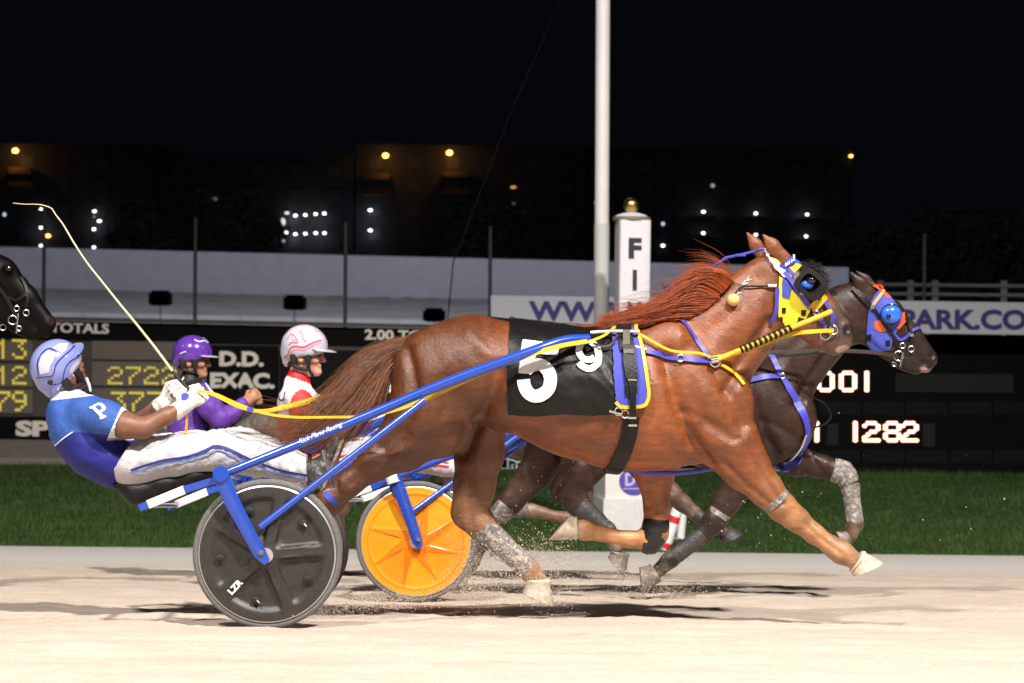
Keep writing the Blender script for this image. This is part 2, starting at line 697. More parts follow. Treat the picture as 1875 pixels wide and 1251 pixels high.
def text2d(s, bold=.0, shear=0., space=1.0):
    """vertices (height of capitals about 1) and faces of a line of lettering"""
    key = (s, bold, shear, space)
    if key in _tc:
        return _tc[key]
    cu = bpy.data.curves.new('lettering', 'FONT')
    cu.body = s
    cu.offset = bold
    cu.shear = shear
    cu.space_character = space
    cu.resolution_u = 3
    o = bpy.data.objects.new('lettering', cu)
    C.objects.link(o)
    dg = bpy.context.evaluated_depsgraph_get()
    me = bpy.data.meshes.new_from_object(o.evaluated_get(dg))
    V = np.array([v.co[:] for v in me.vertices])
    Fc = [tuple(p.vertices) for p in me.polygons]
    bpy.data.objects.remove(o)
    bpy.data.curves.remove(cu)
    bpy.data.meshes.remove(me)
    V = V[:, :2]
    V = V - V.min(0)
    V = V / V[:, 1].max()
    _tc[key] = (V, Fc)
    return V, Fc


def flat_text(name, s, x0, x1, yb, h, Y, m, parent, bold=.02, th=.02, shear=0., slope=.0237, space=1.0):
    """lettering fixed on a flat board at depth Y; x0..x1 and base line yb in photo pixels"""
    V, Fc = text2d(s, bold, shear, space)
    W = V[:, 0].max()
    pts = [(x0 + (x1 - x0) * v[0] / W, yb - h * v[1]) for v in V]
    pts = [(x, y + slope * (x - x0)) for x, y in pts]
    n = len(V)
    A = [P(x, y, Y) for x, y in pts]
    B = [a + Vector((0, -th, 0)) for a in A]
    ec = {}
    for f in Fc:
        for i in range(len(f)):
            e = (f[i], f[(i + 1) % len(f)])
            ec[e] = 1
    side = [(a, b, b + n, a + n) for (a, b) in ec if (b, a) not in ec]
    return mk(name, A + B, [f[::-1] for f in Fc] + [tuple(i + n for i in f) for f in Fc] + side, m, parent, smooth=False)


def drape_text(mb, surf, s, x, y, h, ang, off, bold=.02, th=.002, maxe=5, shear=0., wscale=1.0):
    V, Fc = text2d(s, bold, shear)
    bm = bmesh.new()
    ca, sa = math.cos(ang), math.sin(ang)
    vs = [bm.verts.new((x + h * (v[0] * wscale * ca - v[1] * sa), y - h * (v[0] * wscale * sa + v[1] * ca), 0)) for v in V]
    for f in Fc:
        try:
            bm.faces.new([vs[i] for i in f])
        except ValueError:
            pass
    bmesh.ops.triangulate(bm, faces=bm.faces[:])
    for _ in range(4):
        lg = [e for e in bm.edges if e.calc_length() > maxe]
        if not lg:
            break
        bmesh.ops.subdivide_edges(bm, edges=lg, cuts=1)
        bmesh.ops.triangulate(bm, faces=[f for f in bm.faces if len(f.verts) > 3])
    _sheet(mb, surf, bm, off, th, False)
    bm.free()


def hair(name, roots, dirs, length, m, parent, n=9, r0=.0022, droop=.1, curl=.02, seed=1, wind=None, clump=.6):
    """strands as thin tapered tubes: roots (N,3), dirs (N,3), length (N)"""
    r = np.random.default_rng(seed)
    N = len(roots)
    t = np.linspace(0, 1, n)[None, :, None]
    L = length[:, None, None]
    g = np.array([0, 0, -1.])
    pts = roots[:, None, :] + dirs[:, None, :] * L * t + g * droop * L * t ** 2
    if wind is not None:
        pts = pts + np.array(wind) * L * t ** 2
    cl = r.integers(0, max(2, N // 14), N)
    cdir = r.normal(size=(max(2, N // 14), 3))[cl]
    ph = r.uniform(0, 6.28, (len(np.unique(cl)) + N, 1))[cl]
    pts = pts + (cdir[:, None, :] * np.sin(t * 4.5 + ph[:, :, None]) * clump + r.normal(size=(N, 1, 3)) * (1 - clump) * t) * curl * t
    rad = r0 * (1 - t[..., 0] ** 2 * .85) * r.uniform(.6, 1.2, (N, 1))
    return strands(name, pts, rad, m, parent)


def strands(name, pts, rad, m, parent, kind=None):
    N, n, _ = pts.shape
    tg = np.gradient(pts, axis=1)
    tg /= np.linalg.norm(tg, axis=2, keepdims=True) + 1e-9
    ref = np.array([.3, .9, .3])
    u = np.cross(tg, ref)
    u /= np.linalg.norm(u, axis=2, keepdims=True) + 1e-9
    w = np.cross(tg, u)
    V = np.stack([pts + (u * math.cos(a) + w * math.sin(a)) * rad[..., None] for a in (0, 2.094, 4.189)], 2)
    V = V.reshape(-1, 3)
    i = np.arange(N)[:, None, None] * n * 3 + np.arange(n - 1)[None, :, None] * 3
    k = np.arange(3)[None, None, :]
    k2 = (k + 1) % 3
    Fq = np.stack([i + k, i + k2, i + 3 + k2, i + 3 + k], -1).reshape(-1, 4)
    return mk(name, V, Fq, m, parent, kind=kind)


# ================================================================== SETTING
Y_EDGE = 21.6
for _ in range(20):     # where the sloping track is seen at the kerb line of the photograph
    z = gz(Y_EDGE)
    py = 590 + (CAM_Z - z) * F / Y_EDGE
    Y_EDGE *= 1 + (py - 1008) / 1008 * 3.0 if False else 1
    break
lo, hi = 15., 40.
for _ in range(50):
    mid = (lo + hi) / 2
    if 590 + (CAM_Z - gz(mid)) * F / mid > 1009:
        lo = mid
    else:
        hi = mid
Y_EDGE = mid
Z_IN = P(937, 858, 34).z          # level of the infield

# --- sand track: a heightfield near the race, plain sheet elsewhere
def track():
    m = bpy.data.materials.new('track_sand')
    m.use_nodes = True
    nt = m.node_tree
    b = nt.nodes['Principled BSDF']
    b.inputs['Roughness'].default_value = .95
    b.inputs['Specular IOR Level'].default_value = .1
    tc = nt.nodes.new('ShaderNodeTexCoord')
    mp = nt.nodes.new('ShaderNodeMapping')
    mp.inputs['Scale'].default_value = (.35, 1.6, 1)
    nt.links.new(tc.outputs['Object'], mp.inputs['Vector'])
    n1 = nt.nodes.new('ShaderNodeTexNoise')
    n1.inputs['Scale'].default_value = 1.6
    n1.inputs['Detail'].default_value = 10
    n1.inputs['Roughness'].default_value = .7
    nt.links.new(mp.outputs[0], n1.inputs['Vector'])
    r1 = nt.nodes.new('ShaderNodeValToRGB')
    r1.color_ramp.elements[0].position = .32
    r1.color_ramp.elements[0].color = (.47, .39, .325, 1)
    r1.color_ramp.elements[1].position = .66
    r1.color_ramp.elements[1].color = (.575, .49, .41, 1)
    nt.links.new(n1.outputs['Fac'], r1.inputs['Fac'])
    n2 = nt.nodes.new('ShaderNodeTexNoise')
    n2.inputs['Scale'].default_value = 90
    n2.inputs['Detail'].default_value = 4
    nt.links.new(tc.outputs['Object'], n2.inputs['Vector'])
    mr = nt.nodes.new('ShaderNodeMapRange')
    mr.inputs['From Min'].default_value = .3
    mr.inputs['From Max'].default_value = .7
    mr.inputs['To Min'].default_value = .86
    mr.inputs['To Max'].default_value = 1.1
    nt.links.new(n2.outputs['Fac'], mr.inputs['Value'])
    mx = nt.nodes.new('ShaderNodeVectorMath')
    mx.operation = 'SCALE'
    nt.links.new(r1.outputs[0], mx.inputs[0])
    nt.links.new(mr.outputs[0], mx.inputs['Scale'])
    # the packed limestone strip along the inner kerb
    sx = nt.nodes.new('ShaderNodeSeparateXYZ')
    nt.links.new(tc.outputs['Object'], sx.inputs[0])
    ms = nt.nodes.new('ShaderNodeMapRange')
    ms.inputs['From Min'].default_value = Y_EDGE - 5.6
    ms.inputs['From Max'].default_value = Y_EDGE - 3.6
    nt.links.new(sx.outputs['Y'], ms.inputs['Value'])
    mix = nt.nodes.new('ShaderNodeMix')
    mix.data_type = 'RGBA'
    nt.links.new(ms.outputs[0], mix.inputs['Factor'])
    nt.links.new(mx.outputs[0], mix.inputs[6])
    mix.inputs[7].default_value = (.6, .57, .54, 1)
    nt.links.new(mix.outputs[2], b.inputs['Base Color'])
    n3 = nt.nodes.new('ShaderNodeTexNoise')
    n3.inputs['Scale'].default_value = 45
    n3.inputs['Detail'].default_value = 8
    nt.links.new(tc.outputs['Object'], n3.inputs['Vector'])
    bp = nt.nodes.new('ShaderNodeBump')
    bp.inputs['Strength'].default_value = .45
    bp.inputs['Distance'].default_value = .015
    nt.links.new(n3.outputs['Fac'], bp.inputs['Height'])
    nt.links.new(bp.outputs[0], b.inputs['Normal'])
    xs = np.concatenate([[-60, -30, -14], np.linspace(-6, 6, 300), [14, 30, 60]])
    ys = np.concatenate([[-30, -5, 2], np.linspace(5.5, 17, 300), [18, Y_EDGE]])
    X, Yv = np.meshgrid(xs, ys, indexing='ij')
    V = np.stack([X, Yv, _g1.z + SLOPE * (Yv - 9.5)], -1).reshape(-1, 3)
    q = V * np.array([1, 1, 0])
    win = np.clip((6 - np.abs(V[:, 0])) / 1.0, 0, 1) * np.clip((V[:, 1] - 5.5) / 1, 0, 1) * np.clip((17 - V[:, 1]) / 1, 0, 1)
    hgt = wav(q * np.array([.7, 1.6, 1]), 7, 1) * .006 + wav(q, 24, 2, 30) * .0035 + wav(q, 60, 3, 40) * .002
    # harrow lines running along the track, scuffed by hooves
    hgt += np.sin(q[:, 1] * 62 + wav(q, 1.2, 9) * .8) * .0025 * (wav(q, 2.2, 8) > -.2)
    V[:, 2] += hgt * win
    nx, ny = X.shape
    i = (np.arange(nx - 1)[:, None] * ny + np.arange(ny - 1)[None, :])
    Fq = np.stack([i, i + ny, i + ny + 1, i + 1], -1).reshape(-1, 4)
    return mk('track', V, Fq, m, kind='structure')


track()

grass_mat = mat('infield_grass', (.032, .062, .016), .9, noise=.45, nscale=3, spec=.1, bump=.5, bscale=40)
blade_mat = mat('grass_blades', (.05, .088, .024), .8, noise=.4, nscale=2.5, spec=.15)
zE = gz(Y_EDGE)
V = []
xs = [-300, -60, -30, 0, 30, 60, 300]
ys = [(Y_EDGE + .001, zE - .02), (Y_EDGE + .8, zE + .02), (26, (zE + Z_IN) / 2 + .02), (34, Z_IN), (60, Z_IN), (80, Z_IN)]
for x in xs:
    for y, z in ys:
        V.append((x, y, z))
Fc = [(i * 6 + j, (i + 1) * 6 + j, (i + 1) * 6 + j + 1, i * 6 + j + 1) for i in range(6) for j in range(5)]
mk('infield', V, Fc, grass_mat, kind='structure')
# grass blades in view
N = 70000
yy = Y_EDGE - .12 + rng.random(N) ** 1.3 * (33.9 - Y_EDGE)
xx = rng.uniform(-1, 1, N) * (yy * .27 + .3)
zz = np.interp(yy, [a for a, b in ys], [b for a, b in ys])
hh = rng.uniform(.03, .085, N) * (1 + .5 * wav(np.stack([xx, yy, 0 * xx], 1), 1.5, 4))
an = rng.uniform(0, 6.28, N)
ln = rng.normal(0, .35, (N, 2))
B = np.stack([xx, yy, zz], 1)
w = np.stack([np.cos(an), np.sin(an), 0 * an], 1) * (.004 + .003 * rng.random(N))[:, None]
tip = B + np.stack([ln[:, 0] * hh, ln[:, 1] * hh, hh], 1)
V = np.stack([B - w, B + w, tip], 1).reshape(-1, 3)
mk('grass', V, np.arange(3 * N).reshape(-1, 3), blade_mat, kind='stuff', smooth=False)

# far ground out to the horizon
dark_ground = mat('far_ground', (.03, .035, .025), .9, noise=.4, nscale=.2)
mk('ground', [(-1500, 80, Z_IN), (1500, 80, Z_IN), (1500, 1500, Z_IN + .5), (-1500, 1500, Z_IN + .5)], [(0, 1, 2, 3)], dark_ground, kind='structure')
# the ground under and around everything in front
mk('apron', [(-300, -200, -2.5), (300, -200, -2.5), (300, 80, Z_IN - 1.2), (-300, 80, Z_IN - 1.2)], [(0, 1, 2, 3)], dark_ground, kind='structure')

# --- banked far turn, seen above the boards
road = mat('far_track_surface', (.2, .195, .19), .9, noise=.2, nscale=.6)
yA, yB = 92, 104
for nm, pts, m_ in (('far_track', [(-60, 572, yA), (700, 588, yA), (1580, 600, yA), (1580, 552, yB), (700, 546, yB), (-60, 524, yB)], road),):
    mk(nm, [P(*p) for p in pts] + [Vector((P(*p).x, p[2], Z_IN - .3)) for p in pts[:3]], [(0, 1, 4, 5), (1, 2, 3, 4), (6, 7, 1, 0), (7, 8, 2, 1)], m_, kind='structure')

wall_m = mat('far_wall_paint', (.31, .305, .33), .8, noise=.08, nscale=1.5)
# far wall: separate panels between posts
fw = thing('boundary_wall', 'long pale grey wall along the far turn of the track', 'wall', P(700, 545, 105))
xs_ = [-120, 80, 357, 632, 897, 1165, 1400, 1555]
for a, b in zip(xs_[:-1], xs_[1:]):
    t0 = lambda x: 452 + .0245 * x
    b0 = lambda x: 528 + .0225 * x
    A = [P(a + 1, t0(a), 105), P(b - 1, t0(b), 105), P(b - 1, b0(b) + 4, 105), P(a + 1, b0(a) + 4, 105)]
    MB().prism(A, (0, .25, 0)).build('panel', wall_m, fw, smooth=False)
capm = mat('wall_foot_dark', (.03, .03, .03), .9)
mbx = MB()
for a in range(-100, 1540, 22):
    y = 529 + .0225 * a + random.uniform(-1, 2)
    hgt = random.choice([4, 6, 7, 10, 12])
    A = [P(a, y, 104.6), P(a + 22, y, 104.6), P(a + 22, y + hgt, 104.6), P(a, y + hgt, 104.6)]
    mbx.prism(A, (0, .2, 0))
mbx.build('kick_strip', capm, fw, smooth=False)
o = flat_text('lettering', 'W', 1212, 1230, 534, 14, 104.9, mat('navy_letter', (.03, .03, .2), .6), fw, th=.03)

# low concrete barrier along the near side of the far turn
bar_m = mat('barrier_concrete', (.42, .41, .4), .8, noise=.12, nscale=1)
br = thing('track_barrier', 'low pale barrier of butted panels below the far turn', 'barrier', P(500, 590, 90))
for i, a in enumerate(range(-40, 920, 96)):
    y = 570 + .0205 * a
    A = [P(a + .7, y, 90), P(a + 95.3, y + 2, 90), P(a + 95.3, y + 26, 90), P(a + .7, y + 24, 90)]
    MB().prism(A, (0, .3, 0)).build('panel', bar_m, br, smooth=False)

# --- thin net posts
post_m = mat('galvanised_post', (.08, .08, .085), .6)
for i, (x, y0) in enumerate(((80, 380), (357, 402), (632, 410), (897, 418), (1692, 432))):
    a, b = P(x + 1, y0, 37), P(x, 640, 37)
    pt = thing('net_post', ['thin grey post nearest the left edge of the picture', 'thin grey post above the first column of yellow figures',
                            'thin grey post behind the red and white helmet', 'thin grey post at the left end of the white banner',
                            'thin grey post behind the white rail on the right'][i], 'post', (b.x, b.y, Z_IN), 'thin posts behind the tote board')
    MB().tube([(b.x, 37, Z_IN), a], .034, 10).build('pole', post_m, pt)
    MB().ball(a, .04).build('cap', post_m, pt)

# --- tote boards
YB = 34.0
band_m = mat('board_black', (.003, .003, .003), .7, noise=.2, spec=.1)
panel_m = mat('board_brown_panel', (.15, .125, .11), .8, noise=.1, nscale=6)
panel2_m = mat('board_grey_panel', (.07, .06, .055), .8, noise=.1, nscale=6)
wlet = mat('board_white_letter', (.8, .74, .66), .6)
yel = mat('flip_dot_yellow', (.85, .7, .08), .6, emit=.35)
led = mat('bulb_lit', (1, .82, .62), .5, emit=3.2)
ledrim = mat('bulb_glow', (1, .22, .06), .5, emit=1.0)
FONT = {'0': '01110 10001 10001 10001 10001 10001 01110', '1': '00100 01100 00100 00100 00100 00100 00100',
        '2': '01110 10001 00001 00110 01000 10000 11111', '3': '11111 00010 00100 00010 00001 10001 01110',
        '7': '11111 00001 00010 00100 01000 01000 01000', '8': '01110 10001 10001 01110 10001 10001 01110',
        '9': '01110 10001 10001 01111 00001 00010 01100', 'M': '10001 11011 10101 10101 10001 10001 10001',
        '|': '1 1 1 1 1 1 1'}


def brd(px0, py0, px1, py1, Y, d, sl=.0237):
    """board slab between photo corners, running d metres back"""
    A = [P(px0, py0, Y), P(px1, py0 + sl * (px1 - px0), Y), P(px1, py1 + sl * (px1 - px0), Y), P(px0, py1, Y)]
    return MB().prism(A, (0, d, 0))


def glyph(ch, x0, y0, w, h, Y, m, parent, r=.5, wide=1.0, sl=.0237, name='digit'):
    rows = FONT[ch].split()
    nc = len(rows[0])
    mb = MB()
    for j, row in enumerate(rows):
        for i, c in enumerate(row):
            if c == '1':
                x = x0 + w * (i + .5) / nc
                y = y0 + h * (j + .5) / 7 + sl * (x - x0)
                p = P(x, y, Y)
                rr = h / 7 * r / F * Y
                n = 8
                ring = [p + Vector((math.cos(2 * math.pi * k / n) * rr * wide, 0, math.sin(2 * math.pi * k / n) * rr)) for k in range(n)]
                mb.prism(ring, (0, -.012, 0))
    return mb.build(name, m, parent, smooth=False)


tb = thing('tote_board', 'long grey brown tote board with yellow figures and white captions at left', 'scoreboard', (P(450, 850, YB).x, YB, Z_IN))
brd(-60, 585, 907, 618, YB, .5, .0205).build('caption_band', band_m, tb, smooth=False)
brd(-60, 577, 907, 584, YB - .1, .6, .0205).build('top_cap', panel2_m, tb, smooth=False)
brd(-60, 616, 907, 843, YB + .05, .4, .012).build('back_panel', panel2_m, tb, smooth=False)
for x0, x1, y0, y1 in ((-50, 60, 624, 660), (-50, 60, 666, 708), (-50, 60, 712, 756), (168, 378, 624, 658), (168, 378, 662, 706), (168, 378, 711, 757),
                       (168, 378, 775, 806)):
    brd(x0, y0, x1, y1, YB + .005, .044, .012).build('figure_panel', panel_m, tb, smooth=False)
brd(378, 632, 510, 748, YB, .048, .01).build('caption_panel', band_m, tb, smooth=False)
brd(-60, 762, 168, 803, YB, .048, .01).build('caption_panel', band_m, tb, smooth=False)
brd(-60, 804, 907, 836, YB + .01, .038, .012).build('base_panel', panel_m, tb, smooth=False)
brd(-60, 837, 907, 851, YB - .2, .5, .012).build('plinth', mat('board_plinth', (.22, .2, .18), .8), tb, smooth=False)
brd(512, 640, 907, 810, YB + .02, .028, .012).build('side_panel', mat('board_dark_panel', (.01, .01, .01), .7, noise=.2, spec=.1), tb, smooth=False)
flat_text('caption', 'TOTALS', 92, 200, 609, 19, YB - .002, wlet, tb, bold=.03)
flat_text('caption', '2.00 TOTALS', 668, 842, 622, 19, YB - .002, wlet, tb, bold=.03)
flat_text('caption', 'D.D.', 402, 483, 671, 28, YB - .002, wlet, tb, bold=.05, slope=.01)
flat_text('caption', 'EXAC.', 385, 503, 711, 29, YB - .002, wlet, tb, bold=.05, slope=.01)
flat_text('caption', 'SPE', 29, 122, 799, 29, YB - .002, wlet, tb, bold=.05, slope=.01)
for s, x0, y0, h in (('13', -8, 621, 36), ('12', -8, 670, 34), ('79', -8, 716, 37)):
    for i, ch in enumerate(s):
        glyph(ch, x0 + i * 30, y0, 27, h, YB, yel, tb, r=.52, wide=1.05)
for s, x0, y0, h in (('2722', 197, 671, 33), ('3773', 203, 717, 36)):
    for i, ch in enumerate(s):
        glyph(ch, x0 + i * 33, y0, 28, h, YB, yel, tb, r=.5, wide=1.05)
glyph('1', 296, 776, 22, 28, YB, yel, tb)

rb = thing('tote_board', 'black tote board with glowing bulb figures beside the dark horse', 'scoreboard', (P(1390, 860, YB).x, YB, Z_IN))
brd(908, 606, 2020, 858, YB, .5, .0096).build('cabinet', mat('board_black_cabinet', (.0035, .0035, .004), .7, noise=.3, nscale=3, spec=.06), rb, smooth=False)
for x0, x1, y0, y1 in ((1640, 1855, 684, 718), (1515, 1535, 776, 815), (1690, 1712, 776, 818)):
    brd(x0, y0, x1, y1, YB - .02, .018, .006).build('blank_panel', mat('board_blank', (.016, .018, .016), .7, spec=.1), rb, smooth=False)
for k in range(6):
    brd(1420 + k * 80, 735, 1495 + k * 80, 760, YB - .012, .01, .0096).build('module', mat('board_module', (.005, .005, .006), .6, spec=.1), rb, smooth=False)
for k in range(6):
    brd(1420 + k * 80, 824, 1495 + k * 80, 848, YB - .012, .01, .0096).build('module', bpy.data.materials['board_module'], rb, smooth=False)
for ch, x, w in (('0', 1496, 31), ('0', 1537, 31), ('|', 1582, 10)):
    glyph(ch, x, 680, w, 37, YB - .024, ledrim, rb, r=.72, wide=1.25, sl=.0096, name='digit_glow')
    glyph(ch, x, 680, w, 37, YB - .034, led, rb, r=.53, wide=1.32, sl=.0096)
for ch, x, w in (('M', 1466, 33), ('|', 1561, 10), ('2', 1580, 31), ('8', 1618, 31), ('2', 1650, 31)):
    glyph(ch, x, 772, w, 37, YB - .024, ledrim, rb, r=.72, wide=1.25, sl=.0096, name='digit_glow')
    glyph(ch, x, 772, w, 37, YB - .034, led, rb, r=.53, wide=1.32, sl=.0096)
MB().tube([P(905, 858, YB - .06), P(1500, 862, YB - .06)], .008, 6).build('trim_wire', M['white'], rb)
# outlined emblem low on the board
mbx = MB()
for a, b in (((922, 838), (948, 846)), ((948, 846), (978, 847)), ((930, 840), (930, 858)), ((932, 860), (946, 860)), ((946, 846), (946, 861)),
             ((938, 850), (938, 861)), ((950, 855), (972, 857))):
    mbx.tube([P(*a, YB - .03), P(*b, YB - .03)], .012, 6)
mbx.build('emblem', M['white'], rb)

# --- banner with the web address
bn = thing('banner', 'white banner board with navy web address above the tote board', 'banner', (P(1400, 600, YB).x, YB - .6, Z_IN))
brd(899, 541, 2020, 600, YB - .7, .08, .0135).build('board', mat('banner_white', (.48, .49, .55), .7, noise=.04), bn, smooth=False)
navy = mat('banner_navy', (.02, .022, .16), .6)
YN = YB - .702
flat_text('lettering', 'WWW.', 968, 1160, 587, 36, YN, navy, bn, bold=.035, slope=.0135)
flat_text('lettering', 'PARK.CO', 1648, 1880, 603, 37, YN, navy, bn, bold=.035, slope=.004)
for x in (905, 1300, 1700, 2000):
    MB().tube([P(x, 575, YB + .75), (P(x, 606, YB + .75).x, YB + .75, Z_IN)], .04, 8).build('support', post_m, bn)

# --- white rails on the right
rl = thing('railing', 'white two rail fence above the banner on the right', 'fence', (P(1740, 545, 45).x, 45, Z_IN))
wr = mat('railing_white', (.8, .8, .82), .7)
for y in (522, 539, 556):
    MB().tube([P(1600, y - 1, 45), P(2050, y + 4, 45)], .04, 8).build('rail', wr, rl)
for x in (1612, 1667, 1712, 1838, 1940):
    MB().box(P(x, 540, 45.06), (.13, .05, .62)).build('post', wr, rl, smooth=False)
for x in (1612, 1838, 1990):
    q = P(x, 556, 45.1)
    MB().tube([q, (q.x, 45.1, Z_IN)], .05, 8).build('leg', wr, rl)

# --- dark equipment boxes by the far turn
for i, (x, y, w, h) in enumerate(((294, 546, 30, 28), (540, 554, 30, 28), (795, 577, 30, 26))):
    p = P(x, y, 60)
    s = 60 / F
    bx = thing('equipment_box', ['dark box on a stand above the yellow figures', 'dark box on a stand above the red and white helmet',
                                 'dark box on a stand above the chestnut rump'][i], 'box', (p.x, 60, Z_IN), 'dark boxes on stands')
    MB().box(p, (w * s, .4, h * s)).build('case', mat('box_black', (.02, .02, .02), .6), bx, smooth=False)
    for sx in (-1, 1):
        MB().box(p + Vector((sx * (w / 2 + 3) * s, 0, -.02)), (5 * s, .3, h * s * .75)).build('side_lamp', mat('box_pale', (.85, .78, .68), .6), bx, smooth=False)
    MB().tube([p - Vector((0, 0, h * s / 2)), (p.x, 60, Z_IN)], .014, 8).build('stand', post_m, bx)

# --- flagpole
q = P(1101, 830, 24)
fp = thing('flagpole', 'tall white pole standing left of the finish post', 'pole', (q.x, 24, Z_IN + .05))
t = P(1106, -60, 24)
b0 = Vector((q.x, 24, Z_IN))
MB().tube([b0, P(1102, 410, 24)], .088, 20).build('shaft', mat('pole_grey_white', (.48, .49, .48), .5, noise=.05, nscale=3), fp)
MB().tube([P(1102, 410, 24), P(1106, -400, 24)], .082, 20).build('upper_shaft', mat('pole_white', (.62, .6, .6), .45, noise=.05, nscale=3), fp)
MB().box(P(1090, 372, 24), (.03, .05, .03)).build('cleat', M['steel'], fp)
wire_m = mat('guy_wire', (.007, .007, .008), .8, spec=.1)
tag(MB().tube([P(1030, -10, 26), P(930, 220, 27), P(830, 480, 28), (P(790, 570, 28).x, 28, Z_IN)], .009, 6).build('guy_wire', wire_m), 'thin slack cable slanting up through the dark sky', 'cable')

# --- finish post
YF = 22.6
s = YF / F
q = P(1151, 972, YF)
fpz = q.z
fn = thing('finish_post', 'white finish post with gold ball and black letters', 'finish post', (q.x, YF, fpz))
wpost = mat('finish_white', (.62, .61, .66), .5, noise=.05)
wbase = mat('finish_base', (.7, .69, .65), .6, noise=.06)
cx = P(1155, 640, YF)
rot = Matrix.Rotation(.12, 3, 'Z')
sq = []
for k in range(48):
    a = k / 48 * 2 * math.pi
    ca, sa = math.cos(a), math.sin(a)
    q_ = (abs(ca) ** 9 + abs(sa) ** 9) ** (-1 / 9)
    sq.append(rot @ Vector((ca * q_ * 29.5 * s, sa * q_ * 29.5 * s, 0)) + Vector((cx.x, YF, P(1155, 870, YF).z)))
MB().prism(sq, (.01, 0, P(1156, 404, YF).z - P(1155, 870, YF).z)).build('column', wpost, fn)
capz = P(1156, 401, YF)
MB().tube([capz - Vector((0, 0, .015)), capz + Vector((0, 0, .02))], 34.5 * s, 32).build('collar', mat('finish_collar', (.15, .15, .1), .5), fn)
lathe = []
MB().tube([capz + Vector((0, 0, .021)), capz + Vector((0, 0, .04)), capz + Vector((0, 0, .062)), capz + Vector((0, 0, .075))], [31 * s, 27 * s, 16 * s, 4 * s], 32).build('cap', wpost, fn)
MB().ball(P(1156, 376, YF), 14.5 * s, 24, 16).build('ball', mat('gold_ball', (.55, .42, .12), .28, metal=1), fn)
mbx = MB()
lm = mat('finish_letter', (.01, .01, .012), .6)
yt = 437


def letters_on_post(ch, y0, h, w):
    V2, Fc = text2d(ch, .05)
    W = V2[:, 0].max()
    mb = MB()
    bm = bmesh.new()
    R = 31 * s + .004
    vs = []
    for v in V2:
        xo = (v[0] / W - .5) * w * s
        vs.append(bm.verts.new((xo, 0, h * s * v[1])))
    for f in Fc:
        bm.faces.new([vs[i] for i in f])
    bmesh.ops.triangulate(bm, faces=bm.faces[:])
    for _ in range(3):
        bmesh.ops.subdivide_edges(bm, edges=[e for e in bm.edges if e.calc_length() > .03], cuts=1)
        bmesh.ops.triangulate(bm, faces=[f for f in bm.faces if len(f.verts) > 3])
    z0 = P(1155, y0 + h, YF).z
    bm.verts.index_update()
    A = [rot @ Vector((v.co.x, -29.5 * s - .004, 0)) + Vector((cx.x + .004, YF, z0 + v.co.z)) for v in bm.verts]
    mb.add(A, [[v.index for v in f.verts] for f in bm.faces])
    bm.free()
    mb.build('letter', lm, fn, smooth=False)


for k, (ch, w) in enumerate((('F', 24), ('I', 8), ('N', 26), ('I', 8), ('S', 24), ('H', 26))):
    letters_on_post(ch, yt + k * 58, 38, w)
pz = P(1151, 972, YF).z
zt = P(1151, 862, YF).z
zm = P(1151, 910, YF).z
rot = Matrix.Rotation(.16, 3, 'Z')
MB().box((q.x, YF, (zm + zt) / 2), (106 * s, .5, zt - zm), rot).build('upper_base', wbase, fn, smooth=False)
MB().box((q.x + .01, YF, (pz + zm) / 2 - .1), (118 * s, .56, zm - pz + .2), rot).build('lower_base', mat('finish_base_low', (.68, .67, .66), .6, noise=.08), fn, smooth=False)
# round purple badge on the base
purple = mat('badge_purple', (.09, .06, .35), .5)
fr = rot @ Vector((0, -1, 0))
rt = rot @ Vector((1, 0, 0))
bc = Vector((q.x, YF, P(1151, 878, YF).z)) + fr * .2505 + rt * .0
mbx = MB()
n = 36
ring = [bc + rt * (.165 * math.cos(2 * math.pi * k / n)) + Vector((0, 0, .152 * math.sin(2 * math.pi * k / n))) for k in range(n)]
mbx.prism(ring, fr * .008)
bd = mbx.build('badge', purple, fn, smooth=False)
mbx = MB()
V2, Fc = text2d('D', .03)
mbx.add([bc + fr * .010 + rt * (-.1 + v[0] * .12) + Vector((0, 0, -.05 + v[1] * .14)) for v in V2], Fc)
mbx.prism([bc + fr * .010 + rt * x + Vector((0, 0, z)) for x, z in ((-.12, -.075), (.12, -.075), (.12, -.085), (-.12, -.085))], fr * .002)
mbx.build('badge_letter', mat('badge_lilac', (.5, .47, .7), .5), bd, smooth=False)

# --- red and white marker
pm = thing('marker_post', 'leaning red and white striped marker at the track edge', 'marker post', P(1218, 1008, Y_EDGE + .3))
pa, pb = P(1216, 1010, Y_EDGE + .3), P(1246, 915, Y_EDGE + .3)
redm = mat('marker_red', (.62, .02, .02), .5)
for k, (a, b, m_) in enumerate(((0, .06, M['white']), (.06, .17, redm), (.17, .55, M['white']), (.55, .68, redm), (.68, 1, M['white']))):
    MB().tube([pa.lerp(pb, a), pa.lerp(pb, b)], 10.5 * (Y_EDGE + .3) / F, 16).build('band', m_, pm)
# plain white marker behind it
pa, pb = P(1246, 985, Y_EDGE + 1.2), P(1252, 925, Y_EDGE + 1.2)
tag(MB().tube([pa, pb], .045, 14).tube([pa - Vector((0, 0, .02)), pa], .07, 14).build('marker_post', M['white']), 'plain white marker just behind the striped one', 'marker post')

# --- apartment blocks beyond the far turn, in the dark
bld_m = mat('building_render', (.012, .013, .017), .9, noise=.2, nscale=.3)
bld2_m = mat('building_render_warm', (.05, .03, .018), .9, noise=.2, nscale=.3)
win_m = mat('building_window', (.03, .032, .038), .6, spec=.15)
lampw = mat('lamp_white', (1, .97, .9), .5, emit=5)
lampo = mat('lamp_orange', (1, .42, .08), .5, emit=9)
lampb = mat('lamp_bluish', (.6, .75, 1), .5, emit=1.2)
lampd = mat('lamp_dim', (.8, .6, .3), .5, emit=.25)
YH = 260.0
sc_ = YH / F


